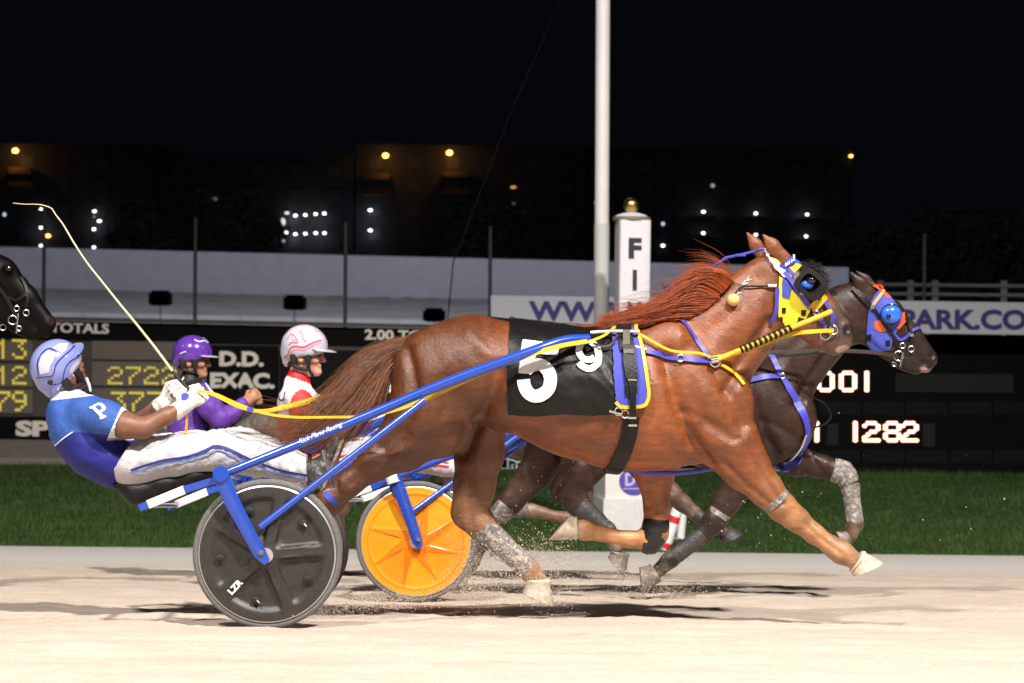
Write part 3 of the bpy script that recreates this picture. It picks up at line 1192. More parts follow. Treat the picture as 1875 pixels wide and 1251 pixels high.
def block(label, x0, x1, ytop, lamps=(), towers=()):
    p0, p1 = P(x0, ytop, YH), P(x1, ytop, YH)
    bt = thing('apartment_building', label, 'building', ((p0.x + p1.x) / 2, YH, Z_IN), 'apartment blocks in the dark')
    w = p1.x - p0.x
    MB().box(((p0.x + p1.x) / 2, YH + 6, (p0.z + Z_IN) / 2), (w, 12, p0.z - Z_IN)).build('wall', bld_m, bt, smooth=False)
    MB().box(((p0.x + p1.x) / 2, YH + 6, p0.z + .2), (w + .6, 12.6, .4)).build('roof', bld_m, bt, smooth=False)
    nf = max(2, int((p0.z - 4) / 3.0))
    nw = max(2, int(w / 4.5))
    for f in range(nf):
        for i in range(nw):
            xw = p0.x + w * (i + .5) / nw
            zw = p0.z - 1.8 - f * 3.0
            if zw < 8:
                continue
            MB().box((xw, YH - .02, zw), (1.6, .1, 1.5)).build('window', win_m, bt, smooth=False)
    for (x, y, w_, h_, m_) in lamps:
        MB().ball(P(x, y, YH - .6), (w_ * sc_ * .32, .2, h_ * sc_ * .34), 12, 8).build('lamp', m_, bt)
    for (x, y, w_, h_) in towers:
        c = P(x, y, YH - 1.2)
        mbt = MB().box(c, (w_ * sc_, 1.6, h_ * sc_))
        mbt.build('balcony', bld2_m, bt, smooth=False)
    return bt


def wl(x, y, w=9, h=5, m_=None):
    return (x, y, w, h, m_ or lampw)


block('dark apartment block at the far left under an orange lamp', -120, 288, 268,
      [wl(173, 387), wl(172, 397, 7, 3, lampd), wl(182, 405, 11, 5), wl(172, 420), wl(172, 453), wl(75, 383, 8, 4), wl(75, 417), wl(75, 450),
       wl(8, 393, 8, 10, lampb), wl(88, 432, 13, 7, lampo), wl(28, 276, 17, 12, lampo)],
      [(38, 313, 40, 12), (38, 338, 40, 10)])
block('dark apartment block behind the double row of white lamps', 292, 648, 284,
      [wl(x, y) for x, y in ((525, 390), (541, 395), (559, 394), (578, 392), (594, 391), (524, 426), (541, 429), (559, 428), (578, 427), (594, 427))]
      + [wl(518, 408, 13, 24, mat('lamp_panel', (.9, .92, 1), .5, emit=.7)), wl(519, 441, 8, 14, mat('lamp_panel_dim', (.8, .85, 1), .5, emit=.25)), wl(393, 364, 12, 10, lampd)])
block('dark apartment block with two orange lamps on its roof line', 652, 1076, 270,
      [wl(706, 285, 16, 12, lampo), wl(823, 280, 16, 12, lampo), wl(678, 385, 11, 5), wl(678, 422, 11, 5), wl(940, 343, 17, 6, mat('lamp_amber', (1, .5, .12), .5, emit=.8)),
       wl(941, 371, 10, 9, mat('lamp_amber_dim', (1, .45, .2), .5, emit=.35))],
      [(690, 324, 48, 11), (836, 320, 48, 10), (690, 352, 48, 12), (836, 352, 48, 10)])
block('dark apartment block behind the galloping horses heads', 1080, 1562, 278,
      [wl(1580 - 22, 286, 10, 6, lampo), wl(1305, 340, 11, 9, mat('lamp_frost', (.85, .95, 1), .5, emit=.4)), wl(1288, 388), wl(1384, 391), wl(1478, 393), wl(1288, 427), wl(1384, 430), wl(1476, 433),
       wl(1214, 410, 9, 9, lampb), wl(1214, 450, 9, 6)],
      [(1288, 402, 34, 14), (1384, 404, 34, 14), (1478, 406, 40, 12), (1288, 440, 30, 16), (1478, 446, 40, 14)])
for x, y in ((1288, 394), (1384, 397), (1478, 399), (1288, 433), (1478, 439), (535, 400), (580, 402), (535, 435), (580, 436), (678, 391), (678, 428), (172, 410), (75, 420)):
    L = bpy.data.lights.new('walkway_lamp', 'POINT')
    L.energy = 50
    L.color = (.9, .95, 1)
    L.shadow_soft_size = .3
    o = bpy.data.objects.new('walkway_lamp', L)
    C.objects.link(o)
    o.location = P(x, y, YH - 1.4)
for x, y in ((28, 290), (706, 298), (823, 293)):
    L = bpy.data.lights.new('stair_lamp', 'POINT')
    L.energy = 260
    L.color = (1, .42, .1)
    L.shadow_soft_size = .3
    o = bpy.data.objects.new('stair_lamp', L)
    C.objects.link(o)
    o.location = P(x, y, YH - 2.6)

# dark trees between the blocks
leaf_m = mat('night_foliage', (.008, .012, .007), .9, noise=.5, nscale=1)
trunk_m = mat('tree_bark', (.05, .04, .03), .9)


def tree(x, ytop, wpx, Y, label):
    base = Vector((P(x, 500, Y).x, Y, Z_IN))
    top = P(x, ytop, Y)
    h = top.z - base.z
    tr = thing('tree', label, 'tree', base, 'dark trees beyond the far wall')
    mb = MB().tube([base, base + Vector((.1, 0, h * .4)), base + Vector((-.1, 0, h * .75))], [.25, .17, .06], 8)
    for k in range(6):
        a = random.uniform(0, 6.28)
        st = base + Vector((0, 0, h * random.uniform(.3, .55)))
        mb.tube([st, st + Vector((math.cos(a) * h * .2, math.sin(a) * h * .2, h * .25))], [.08, .02], 6)
    mb.build('trunk', trunk_m, tr)
    n = 5000
    cc = rng.normal(size=(26, 3)) * np.array([wpx * Y / F * .27, wpx * Y / F * .27, h * .17]) + np.array([0, 0, h * .62]) + np.array(base)
    c = cc[rng.integers(0, 26, n)] + rng.normal(size=(n, 3)) * h * .055
    c[:, 2] = np.minimum(c[:, 2], base.z + h)
    a = rng.normal(size=(n, 3)) * .12
    b = rng.normal(size=(n, 3)) * .12
    V = np.stack([c - a, c + b, c + a, c - b], 1).reshape(-1, 3)
    mk('crown', V, np.arange(4 * n).reshape(-1, 4), leaf_m, tr, smooth=False)


tree(255, 372, 90, 150, 'dark bushy tree behind the far wall, left of the whip lash')
tree(455, 352, 110, 150, 'dark bushy tree above the red and white helmet')
tree(870, 368, 110, 150, 'dark bushy tree beside the tall white pole')
tree(1640, 375, 150, 150, 'dark bushy tree at the right above the white rails')
tree(1815, 385, 140, 150, 'dark bushy tree nearest the right edge of the picture')
# ================================================================== HORSES
def ident(x, y):
    return x, y


class Horse:
    pass


CH = dict(
    trunk=[(800, 685, 86, 1.0, 0), (860, 676, 93, 1.05, 0), (950, 693, 97, 1.1, 0), (1050, 719, 113, 1.0, 0), (1130, 727, 127, .9, 0), (1200, 731, 127, .8, 0), (1265, 745, 104, .8, 0), (1292, 762, 74, .95, 0)],
    withers=[(1060, 640, 36, .7, 0), (1160, 632, 34, .6, 0), (1235, 640, 52, .55, 0)],
    croup=[(770, 650, 26, .8, 0), (810, 650, 46, .9, 0), (870, 642, 58, .8, 0)],
    neck=[(1250, 700, 90, .66, 0), (1285, 655, 86, .6, 0), (1350, 592, 68, .6, 0), (1402, 526, 55, .6, 0)],
    skull=[(1418, 494, 32, .75, 0), (1470, 532, 36, .75, 0), (1510, 574, 27, .75, 0), (1538, 604, 21, .85, 0)],
    jaw=[(1436, 548, 48, .45, 0), (1470, 577, 38, .5, 0), (1503, 611, 23, .62, 0), (1526, 633, 17, .75, 0)],
    nose=[(1541, 606, 19, .95, 0), (1545, 626, 15, .85, 0)],
    nh=[(812, 690, 84, .5, -.11), (787, 760, 70, .58, -.125), (812, 790, 44, .7, -.13)],
    nh2=[(785, 765, 64, .55, -.125), (735, 815, 47, .62, -.125), (688, 847, 30, .75, -.12), (640, 885, 22, .8, -.12), (604, 917, 23, .75, -.12),
         (575, 970, 15, .8, -.12), (548, 1030, 13, .8, -.12), (540, 1052, 17, .9, -.12), (528, 1075, 14, .9, -.12)],
    fh=[(870, 755, 64, .55, .1), (877, 832, 44, .6, .12), (868, 890, 37, .66, .12), (860, 938, 32, .62, .12), (884, 966, 24, .7, .12), (930, 1007, 18, .75, .12),
        (966, 1042, 19, .85, .12), (984, 1062, 17, .9, .12)],
    fhock=[(872, 950, 22, .6, .12), (843, 940, 13, .7, .12)],
    nf=[(1225, 645, 54, .42, -.15), (1312, 742, 62, .5, -.135), (1318, 775, 58, .6, -.13)],
    nf2=[(1300, 800, 50, .6, -.13), (1338, 815, 52, .6, -.13), (1365, 855, 42, .62, -.13), (1402, 896, 30, .7, -.13), (1433, 929, 25, .82, -.13), (1458, 951, 21, .78, -.13),
         (1490, 977, 16.5, .8, -.13), (1524, 1001, 16, .85, -.13), (1542, 1013, 19, .9, -.13), (1560, 1024, 17, .95, -.13)],
    ff=[(1225, 790, 62, .6, .1), (1198, 860, 38, .66, .12), (1203, 925, 23, .78, .12), (1199, 975, 24, .88, .12), (1190, 990, 21, .9, .12), (1150, 988, 15, .85, .12),
        (1100, 977, 14, .85, .12), (1072, 971, 18, .9, .12), (1056, 966, 16, .95, .12)],
    ear=[(1436, 476, 15, .55, -.055), (1414, 450, 12, .5, -.06), (1398, 431, 3, .6, -.06)],
    ear2=[(1400, 474, 14, .55, .06), (1384, 449, 11, .5, .065), (1368, 427, 3, .6, .065)],
    hoofs=[('nf', (1570, 1028), (1563, 1055), (1617, 1031), -.13), ('ff', (1055, 967), (1043, 945), (1007, 988), .12), ('fh', (986, 1064), (959, 1087), (1013, 1110), .12),
           ('nh', (526, 1078), (505, 1095), (535, 1115), -.12)],
    eye=(1478, 520), nostril=(1553, 604), mouth=((1548, 638), (1506, 634)),
)


def remap(spec, f, s, over):
    out = {}
    for k, v in spec.items():
        if k in over:
            out[k] = over[k]
        elif k == 'hoofs':
            out[k] = [(n, f(*a), f(*b), f(*c), dy) for n, a, b, c, dy in v]
        elif k in ('eye', 'nostril'):
            out[k] = f(*v)
        elif k == 'mouth':
            out[k] = (f(*v[0]), f(*v[1]))
        else:
            out[k] = [(*f(x, y), r * s, kk, dy) for x, y, r, kk, dy in v]
    return out


def horse_mesh(spec, Y, h):
    sc = Y / F
    pts = [P(n[0], n[1], Y + n[4]) for k, v in spec.items() if isinstance(v, list) and k != 'hoofs' for n in v]
    A = np.array(pts)
    lo, hi = A.min(0) - np.array([.28, 0, .28]), A.max(0) + np.array([.28, 0, .3])
    lo[1], hi[1] = Y - .42, Y + .42
    f = Field(lo, hi, h)
    bl = dict(trunk=.06, withers=.06, croup=.05, neck=.07, skull=.03, jaw=.03, nose=.02, nh=.05, nh2=.03, fh=.025, nf=.035, nf2=.025, ff=.022, ear=.012, ear2=.012)
    for k in ('trunk', 'croup', 'withers', 'neck', 'skull', 'jaw', 'nose', 'ear', 'ear2', 'nh', 'nh2', 'fh', 'fhock', 'nf', 'nf2', 'ff'):
        ch = spec[k]
        for a, b in zip(ch[:-1], ch[1:]):
            f.cap(P(a[0], a[1], Y + a[4]), P(b[0], b[1], Y + b[4]), a[2] * sc, b[2] * sc, a[3], b[3], bl.get(k, .02))
    # nostril, mouth line, eye bulge
    for sgn in (-1, 1):
        nx, ny = spec['nostril']
        f.ell(P(nx, ny, Y + sgn * .052), (.019, .026, .022), .008, sub=True)
        a, b = spec['mouth']
        f.cap(P(*a, Y + sgn * .045), P(*b, Y + sgn * .05), .005, .003, k=.006, sub=True)
        ex, ey = spec['eye']
        f.ell(P(ex, ey, Y + sgn * .085), (.035, .02, .025), .02)
    V, Fq = f.mesh()
    return V, Fq


def hoof_part(spec_h, Y, m, parent, sc):
    n, cor, heel, toe, dy = spec_h
    c, he, to = P(*cor, Y + dy), P(*heel, Y + dy), P(*toe, Y + dy)
    ax = (to - he)
    L = ax.length
    ax.normalize()
    yv = Vector((0, 1, 0))
    mid = (to + he) / 2
    up = (c - mid)
    mb = MB()
    n_ = 20
    rings = []
    for t, r in ((0, 1.0), (.06, 1.03), (.5, .86), (.85, .74), (1.0, .8), (1.12, .7)):
        cen = mid + up * t
        # tilt the rings from the sole plane to the coronet plane
        a2 = (ax * (1 - t) + (ax - up.normalized() * ax.dot(up.normalized())).normalized() * t).normalized()
        rings.append([cen + a2 * (math.cos(k / n_ * 6.2832) * L / 2 * r) + yv * (math.sin(k / n_ * 6.2832) * L * .46 * r) for k in range(n_)])
    V = [v for r in rings for v in r]
    Fc = []
    for i in range(len(rings) - 1):
        for k in range(n_):
            Fc.append((i * n_ + k, i * n_ + (k + 1) % n_, (i + 1) * n_ + (k + 1) % n_, (i + 1) * n_ + k))
    Fc += [tuple(range(n_))[::-1], tuple((len(rings) - 1) * n_ + k for k in range(n_))]
    mb.add(V, Fc)
    return mb.build('hoof', m, parent)


def px_of(V):
    """photo positions of world points"""
    R = np.array(RM)
    q = (V - np.array([0, 0, CAM_Z])) @ R
    return 937.5 + F * q[:, 0] / -q[:, 2], 625.5 - F * q[:, 1] / -q[:, 2]


def coat_colors(V, spec, Y, body, leg, muzzle, belly, seed):
    """natural coat pattern: muzzle, lower legs and belly have tones of their own; quarters carry painted shade"""
    x, y = px_of(V)
    col = np.tile(np.array(body), (len(V), 1))
    v = wav(V, 5, seed)[:, None]
    col = col * (1 + .2 * v) * (1 + .12 * wav(V * np.array([1, .5, 1.6]), 40, seed + 3)[:, None])
    if body[0] > .1:      # quarters painted darker, for the weaker light on the rear half
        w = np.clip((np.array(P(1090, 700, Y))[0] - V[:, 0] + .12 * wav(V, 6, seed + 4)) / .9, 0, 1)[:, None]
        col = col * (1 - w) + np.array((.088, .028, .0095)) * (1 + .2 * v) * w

    def blend(w, c):
        nonlocal col
        w = np.clip(w, 0, 1)[:, None]
        col = col * (1 - w) + np.array(c) * w
    nx, ny = spec['nostril']
    s = F / Y / 377
    d = np.hypot(x - nx, y - ny) / s
    blend((88 - d + 14 * wav(V, 22, seed + 5)) / 45, muzzle)
    blend((15 - d) / 5, (.02, .008, .008))
    xo, yo = spec['mouth'][0]
    dm = np.hypot(x - xo + 4, y - yo - 3) / s
    blend((11 - dm + 5 * wav(V, 60, seed + 6)) / 5, (.4, .26, .23) if body[0] > .01 else muzzle)
    for key, c in leg.items():
        ch = spec[key]
        n = len(ch)
        if key == 'nh2':
            ch = ch[3:]
        elif key in ('nf2',):
            ch = ch[2:]
        else:
            ch = ch[1:]
        m = len(ch)
        dm = np.full(len(V), 9.)
        tt = np.zeros(len(V))
        for i, (a, b) in enumerate(zip(ch[:-1], ch[1:])):
            A = np.array(P(a[0], a[1], Y + a[4]))
            Bq = np.array(P(b[0], b[1], Y + b[4]))
            t = np.clip(((V - A) @ (Bq - A)) / ((Bq - A) @ (Bq - A)), 0, 1)
            dd = np.linalg.norm(V - A - t[:, None] * (Bq - A), axis=1) - a[2] * Y / F
            u = dd < dm
            dm = np.where(u, dd, dm)
            tt = np.where(u, (i + t) / (m - 1), tt)
        du = np.clip(.88 + .22 * wav(V, 50, seed + 8)[:, None], .6, 1.2)
        blend((dm < .03) * np.clip(tt * 2.2, 0, 1) * .9, np.array(c) * du)
        blend((dm < .03) * np.clip(tt * 3 - 1.9, 0, 1) * np.clip(.45 + .5 * wav(V, 45, seed + 9), 0, 1) * .55, (.4, .3, .22))
    return np.clip(col, .002, 1)


GROOVES = [  # natural hollows between the muscles: path, depth (m), width (photo px)
    ([(1262, 600), (1300, 672), (1338, 735), (1352, 775)], .012, 13), ([(1212, 650), (1232, 735), (1258, 795), (1292, 848)], .026, 14),
    ([(1246, 752), (1290, 770), (1330, 800)], .009, 10), ([(1345, 800), (1388, 868), (1424, 916)], .0075, 7), ([(1318, 842), (1360, 884), (1405, 920)], .007, 7),
    ([(912, 670), (898, 730), (872, 785), (850, 830)], .026, 15), ([(748, 640), (765, 715), (745, 775), (705, 815)], .018, 11),
    ([(828, 700), (812, 760), (795, 805)], .009, 12), ([(752, 795), (700, 840), (650, 880)], .007, 8), ([(960, 788), (1060, 828), (1160, 846), (1260, 846)], .007, 11),
    ([(1404, 592), (1362, 650), (1322, 712)], .021, 12), ([(1384, 508), (1320, 585), (1250, 640)], .009, 15), ([(1466, 955), (1500, 985), (1530, 1006)], .004, 4),
    ([(1185, 880), (1190, 930)], .005, 6), ([(862, 850), (880, 910), (872, 945)], .007, 8), ([(1480, 560), (1512, 590), (1532, 604)], .006, 7), ([(1196, 870), (1206, 940)], .004, 5)]
RIDGES = [([(1235, 620), (1275, 700), (1300, 760)], .008, 18), ([(1300, 800), (1345, 812)], .008, 16), ([(790, 690), (800, 760)], .01, 26), ([(1330, 560), (1290, 630)], .006, 20),
          ([(1455, 545), (1475, 570)], .005, 14), ([(860, 610), (905, 660)], .009, 13), ([(1420, 505), (1470, 545), (1520, 590)], .004, 6), ([(1265, 770), (1290, 815)], .008, 14)]


def vnormals(V, Fq):
    a = V[Fq[:, 2]] - V[Fq[:, 0]]
    b = V[Fq[:, 3]] - V[Fq[:, 1]]
    n = np.cross(a, b)
    N = np.zeros_like(V)
    for k in range(4):
        np.add.at(N, Fq[:, k], n)
    return N / (np.linalg.norm(N, axis=1, keepdims=True) + 1e-12)


def relief(V, Fq, Y, gmap, sc):
    N = vnormals(V, Fq)
    # photo position measured at the centre plane, the same for both flanks
    x, y = px_of(np.stack([V[:, 0], np.full(len(V), Y), V[:, 2]], 1))
    k = (F / Y) / 377
    d = wav(V, 16, 11) * .0016 + wav(V, 38, 12) * .0007
    # veins and fine folds of the skin
    rv = 1 - np.abs(wav(V * np.array([1, .6, 1.]), 34, 13)) * 2.2
    d += np.clip(rv - .45, 0, 1) * .002 * np.clip(wav(V, 6, 14) + .4, 0, 1)
    d += wav(V * np.array([1.6, .5, .9]), 110, 15, 24) * .0003
    side = np.clip(np.abs(N[:, 1]) * 1.6, 0, 1) * 1.35
    for lst, sg in ((GROOVES, -1), (RIDGES, 1)):
        for path, dep, w in lst:
            q = spline([gmap(*p) for p in path], 6)
            dm = np.full(len(V), 1e9)
            for a, b in zip(q[:-1], q[1:]):
                ab = b - a
                t = np.clip(((x - a[0]) * ab[0] + (y - a[1]) * ab[1]) / (ab @ ab + 1e-9), 0, 1)
                dm = np.minimum(dm, (x - a[0] - t * ab[0]) ** 2 + (y - a[1] - t * ab[1]) ** 2)
            d += sg * dep * np.exp(-dm / (w * k) ** 2) * side
    return V + N * d[:, None]


def build_horse(spec, Y, h, name_label, colors, legs, hoofmat, group, gmap=ident):
    sc = Y / F
    base = P(*(spec['trunk'][3][:2]), Y)
    t = thing('horse', name_label, 'horse', (base.x, Y, gz(Y)), group)
    V, Fq = horse_mesh(spec, Y, h)
    V = relief(V, Fq, Y, gmap, sc)
    body, muzzle, belly = colors
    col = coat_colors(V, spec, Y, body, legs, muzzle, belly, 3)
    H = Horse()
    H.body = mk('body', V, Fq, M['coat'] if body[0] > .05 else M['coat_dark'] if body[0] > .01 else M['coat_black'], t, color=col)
    H.t, H.Y, H.sc, H.V, H.F = t, Y, sc, V, Fq
    H.s = Surf(V, Fq, Y)
    for i, hs in enumerate(spec['hoofs']):
        hoof_part(hs, Y, hoofmat[i], t, sc)
    for sgn in (-1, 1):
        ex, ey = spec['eye']
        MB().ball(P(ex, ey, Y + sgn * .098), (.018, .012, .016)).build('eye', M['lens'], t)
    return H


chest = build_horse(CH, 10.1, .0065, 'chestnut racehorse with number 5 cloth trotting nearest the camera',
                    ((.185, .051, .0135), (.075, .045, .036), (.2, .08, .04)),
                    dict(nf2=(.38, .185, .08), ff=(.5, .235, .095), fh=(.31, .15, .075), nh2=(.13, .055, .025)),
                    [M['hoof'], M['hoof'], M['hoof'], M['hoof']], 'harness racehorses')


def TD(x, y):
    return 1490 + (x - 1370) * .814, 857 + (y - 861) * .814


DK = remap(CH, TD, .814, dict(
    neck=[(1400, 705, 74, .64, 0), (1447, 655, 64, .6, 0), (1503, 606, 50, .6, 0), (1552, 570, 42, .6, 0), (1578, 556, 36, .62, 0)],
    skull=[(1584, 548, 25, .75, 0), (1625, 577, 29, .75, 0), (1665, 617, 22, .72, 0), (1698, 655, 17, .85, 0)],
    jaw=[(1600, 596, 41, .45, 0), (1630, 626, 29, .5, 0), (1655, 656, 19, .62, 0), (1676, 673, 13, .75, 0)],
    nose=[(1700, 659, 15, .95, 0), (1696, 671, 11, .85, 0)],
    ear=[(1590, 534, 12, .55, -.055), (1575, 518, 10, .5, -.06), (1558, 500, 3, .6, -.06)],
    ear2=[(1600, 530, 11, .55, .06), (1584, 512, 9, .5, .065), (1568, 497, 3, .6, .065)],
    nf=[(1380, 690, 44, .42, -.15), (1440, 765, 50, .5, -.135), (1425, 800, 44, .6, -.13)],
    nf2=[(1405, 800, 46, .58, -.12), (1378, 845, 38, .62, -.12), (1356, 880, 31, .66, -.12), (1330, 920, 23, .74, -.12), (1309, 953, 21, .84, -.12), (1288, 979, 16, .8, -.12), (1254, 1005, 13, .8, -.12),
         (1228, 1024, 15, .9, -.12), (1206, 1044, 13, .9, -.12)],
    ff=[(1420, 805, 48, .6, .1), (1458, 843, 28, .66, .12), (1502, 854, 21, .78, .12), (1545, 866, 20, .85, .12), (1556, 885, 17, .85, .12), (1561, 920, 13, .85, .12),
        (1566, 958, 15, .9, .12), (1557, 982, 12, .9, .12)],
    nh=[(1040, 720, 68, .5, -.11), (1055, 770, 60, .58, -.12), (1085, 805, 44, .7, -.125)],
    nh2=[(1075, 800, 52, .58, -.12), (1074, 840, 42, .62, -.12), (1058, 868, 33, .66, -.12), (1038, 897, 27, .68, -.12), (1060, 926, 20, .75, -.12), (1092, 953, 15, .8, -.12), (1111, 971, 15, .9, -.12), (1130, 1002, 12, .9, -.12)],
    fh=[(1030, 745, 62, .55, .1), (1012, 812, 46, .6, .12), (978, 868, 30, .7, .12), (935, 918, 23, .72, .12), (908, 950, 17, .8, .12), (878, 1000, 12, .8, .12), (864, 1028, 14, .9, .12), (856, 1044, 12, .9, .12)],
    fhock=[(930, 925, 18, .7, .12), (912, 922, 10, .7, .12)],
    hoofs=[('nf', (1199, 1050), (1171, 1040), (1176, 1090), -.12), ('ff', (1553, 986), (1531, 974), (1546, 1008), .12), ('fh', (853, 1048), (836, 1050), (850, 1076), .12),
           ('nh', (1135, 1014), (1114, 1022), (1144, 1057), -.12)],
    eye=(1637, 568), nostril=(1707, 652), mouth=((1698, 676), (1662, 668))))
darkh = build_horse(DK, 12.4, .010, 'dark brown racehorse in blue and orange hood, racing just beyond the chestnut',
                    ((.038, .0185, .013), (.022, .0145, .012), (.05, .03, .025)),
                    dict(nf2=(.03, .024, .022), ff=(.075, .034, .022), fh=(.075, .042, .03), nh2=(.045, .033, .028)),
                    [M['hoof_dark']] * 4, 'harness racehorses', TD)


def TT(x, y):
    return 1187 + (x - 1370) * .706, 858 + (y - 861) * .706


def DT(x, y):
    return 1187 + (x - 1490) * .866, 866 + (y - 857) * .866


_dkm = remap({k: DK[k] for k in ('neck', 'skull', 'jaw', 'nose', 'ear', 'ear2', 'eye', 'nostril', 'mouth')}, DT, .866, {})
TH = remap(CH, TT, .706, _dkm)
third = build_horse(TH, 14.3, .014, 'bay racehorse mostly hidden behind the other two, its dusty legs showing underneath',
                    ((.09, .04, .022), (.05, .036, .03), (.09, .05, .03)),
                    dict(nf2=(.13, .085, .06), ff=(.2, .1, .06), fh=(.12, .07, .05), nh2=(.1, .06, .04)),
                    [M['dark_boot'], M['hoof_dark'], M['hoof_dark'], M['hoof_dark']], 'harness racehorses', TT)


def D4(x, y):
    return x - 1640, y


def D4h(x, y):
    w = min(1, max(0, (x - 1400) / 150))
    xx, yy = 1600 + (x - 1600) * (1 + .13 * w), 600 + (y - 600) * (1 + .13 * w)
    return xx - 1640 + 14 * w, yy - 72 * w


_4h = remap({k: DK[k] for k in ('neck', 'skull', 'jaw', 'nose', 'ear', 'ear2', 'eye', 'nostril', 'mouth')}, D4h, 1.0, {})
H4 = remap(DK, D4, 1.0, _4h)
fourth = build_horse(H4, 12.4, .012, 'black horse head coming into the picture at the left edge',
                     ((.003, .002, .002), (.003, .0025, .0023), (.01, .008, .008)),
                     dict(nf2=(.008, .006, .005), ff=(.008, .006, .005)), [M['hoof_dark']] * 4, 'harness racehorses', lambda x, y: (TD(x, y)[0] - 1640, TD(x, y)[1]))


# ------------------------------------------------------------------ manes and tails
def on_line(pts, n, Y, jit=.02, dy=(-.03, .03)):
    q = spline(pts, 20)
    i = rng.integers(0, len(q), n)
    xy = q[i] + rng.normal(0, jit / (Y / F), (n, 2))
    return np.array([P(x, y, Y + rng.uniform(*dy)) for x, y in xy]), i / (len(q) - 1)


def flow(name, paths, n, Y, r0, m, parent, spread=8, npt=16, dy=.06, seed=1, ends=.7, dy0=-.02, taper=.85):
    """hair that follows a few guide lines given as photo paths (root to tip), blended between neighbours"""
    r = np.random.default_rng(seed)
    G = []
    for p in paths:
        q = spline(p, 12)
        d = np.r_[0, np.cumsum(np.linalg.norm(np.diff(q, axis=0), axis=1))]
        t = np.linspace(0, d[-1], npt)
        G.append(np.stack([np.interp(t, d, q[:, 0]), np.interp(t, d, q[:, 1])], 1))
    G = np.array(G)
    u = r.uniform(0, len(G) - 1.001, n)
    i = u.astype(int)
    fr = (u - i)[:, None, None]
    base = G[i] * (1 - fr) + G[i + 1] * fr
    t = np.linspace(0, 1, npt)[None, :, None]
    # locks: strands share a wave
    nl = max(6, n // 22)
    lk = (u / (len(G) - 1) * nl).astype(int)
    a1, p1 = r.normal(0, 1, nl)[lk], r.uniform(0, 6.28, nl)[lk]
    off = a1[:, None, None] * np.sin(t * 5 + p1[:, None, None]) * spread * .9 * t
    nrm = np.gradient(base, axis=1)
    nrm /= np.linalg.norm(nrm, axis=2, keepdims=True) + 1e-9
    nrm = np.stack([-nrm[..., 1], nrm[..., 0]], -1)
    jit = r.normal(0, 1, (n, 1, 1)) * spread * (.25 + .75 * t)
    base = base + nrm * (off + jit * (1 + .5 * t))
    ln = r.uniform(ends, 1.0, n)
    ti = np.linspace(0, 1, npt)[None, :] * ln[:, None] * (npt - 1)
    k = np.minimum(ti.astype(int), npt - 2)
    fq = (ti - k)[..., None]
    ii = np.arange(n)[:, None]
    base = base[ii, k] * (1 - fq) + base[ii, k + 1] * fq
    yy = Y + dy0 + (r.normal(0, 1, (n, 1)) * dy * (.35 + .65 * t[..., 0]) + (r.normal(0, 1, nl)[lk])[:, None] * dy * .6 * t[..., 0])
    pts = np.zeros((n, npt, 3))
    c, R = np.array([0, 0, CAM_Z]), np.array(RM)
    d = np.stack([(base[..., 0] - 937.5) / F, -(base[..., 1] - 625.5) / F, -np.ones(base.shape[:2])], -1) @ R.T
    pts = c + d * (yy / d[..., 1])[..., None]
    rad = r0 * (1 - t[..., 0] ** 2 * taper) * r.uniform(.5, 1.2, (n, 1))
    return strands(name, pts, rad, m, parent)


# chestnut mane: rises off the crest and streams back
flow('mane', [[(1342, 515), (1324, 500), (1294, 494), (1266, 502), (1238, 530)],
              [(1328, 532), (1294, 508), (1254, 522), (1217, 552), (1190, 568)],
              [(1314, 542), (1272, 528), (1227, 552), (1180, 570), (1135, 581)],
              [(1318, 545), (1268, 545), (1210, 566), (1150, 580), (1095, 590)],
              [(1300, 560), (1255, 560), (1205, 572), (1150, 585), (1092, 594)],
              [(1285, 570), (1235, 570), (1185, 580), (1130, 590), (1086, 599)],
              [(1262, 581), (1215, 582), (1168, 590), (1122, 597), (1090, 604)],
              [(1225, 590), (1190, 588), (1150, 594), (1120, 600), (1100, 606)],
              [(1185, 601), (1160, 599), (1135, 602), (1115, 606), (1105, 610)]], 7500, 10.1, .0017, M['mane'], chest.t, spread=5, dy=.03, seed=3, ends=.6, dy0=-.085)
flow('mane_wisps', [[(1345, 500), (1320, 478), (1290, 468), (1262, 462)], [(1335, 505), (1300, 480), (1265, 478), (1240, 480)], [(1240, 560), (1190, 562), (1140, 566), (1095, 590)],
                    [(1200, 585), (1160, 560), (1130, 560), (1105, 580)]], 130, 10.1, .0011, M['mane'], chest.t, spread=9, dy=.06, seed=4, ends=.5)
# forelock-less poll; tail streams over the shafts
flow('tail', [[(762, 622), (724, 631), (682, 650), (648, 686), (614, 732), (576, 790)],
              [(760, 628), (720, 641), (676, 668), (634, 715), (590, 765), (535, 800)],
              [(757, 634), (718, 650), (674, 690), (624, 745), (560, 785), (480, 797)],
              [(752, 640), (715, 658), (682, 700), (640, 755), (585, 795), (500, 812)],
              [(748, 646), (716, 664), (690, 705), (662, 750), (620, 790), (560, 822)],
              [(745, 650), (716, 668), (696, 702), (680, 735), (655, 765), (625, 790)]], 5200, 10.1, .0014, M['tailm'], chest.t, spread=13, dy=.07, seed=7, ends=.4, dy0=0, npt=18)
flow('tail_wisps', [[(700, 650), (640, 700), (560, 760), (470, 770), (415, 752)], [(690, 660), (630, 730), (550, 780), (470, 800), (420, 790)], [(690, 680), (640, 760), (580, 820), (520, 835)],
                    [(690, 700), (665, 760), (640, 800), (600, 830)]], 900, 10.1, .0013, M['tailm'], chest.t, spread=16, dy=.09, seed=8, ends=.45, dy0=0, npt=16)
MB().tube([P(x, y, 10.1) for x, y in ((775, 622), (750, 632), (722, 642), (700, 655))], [.055, .045, .035, .015], 12).build('dock', M['tailm'], chest.t)
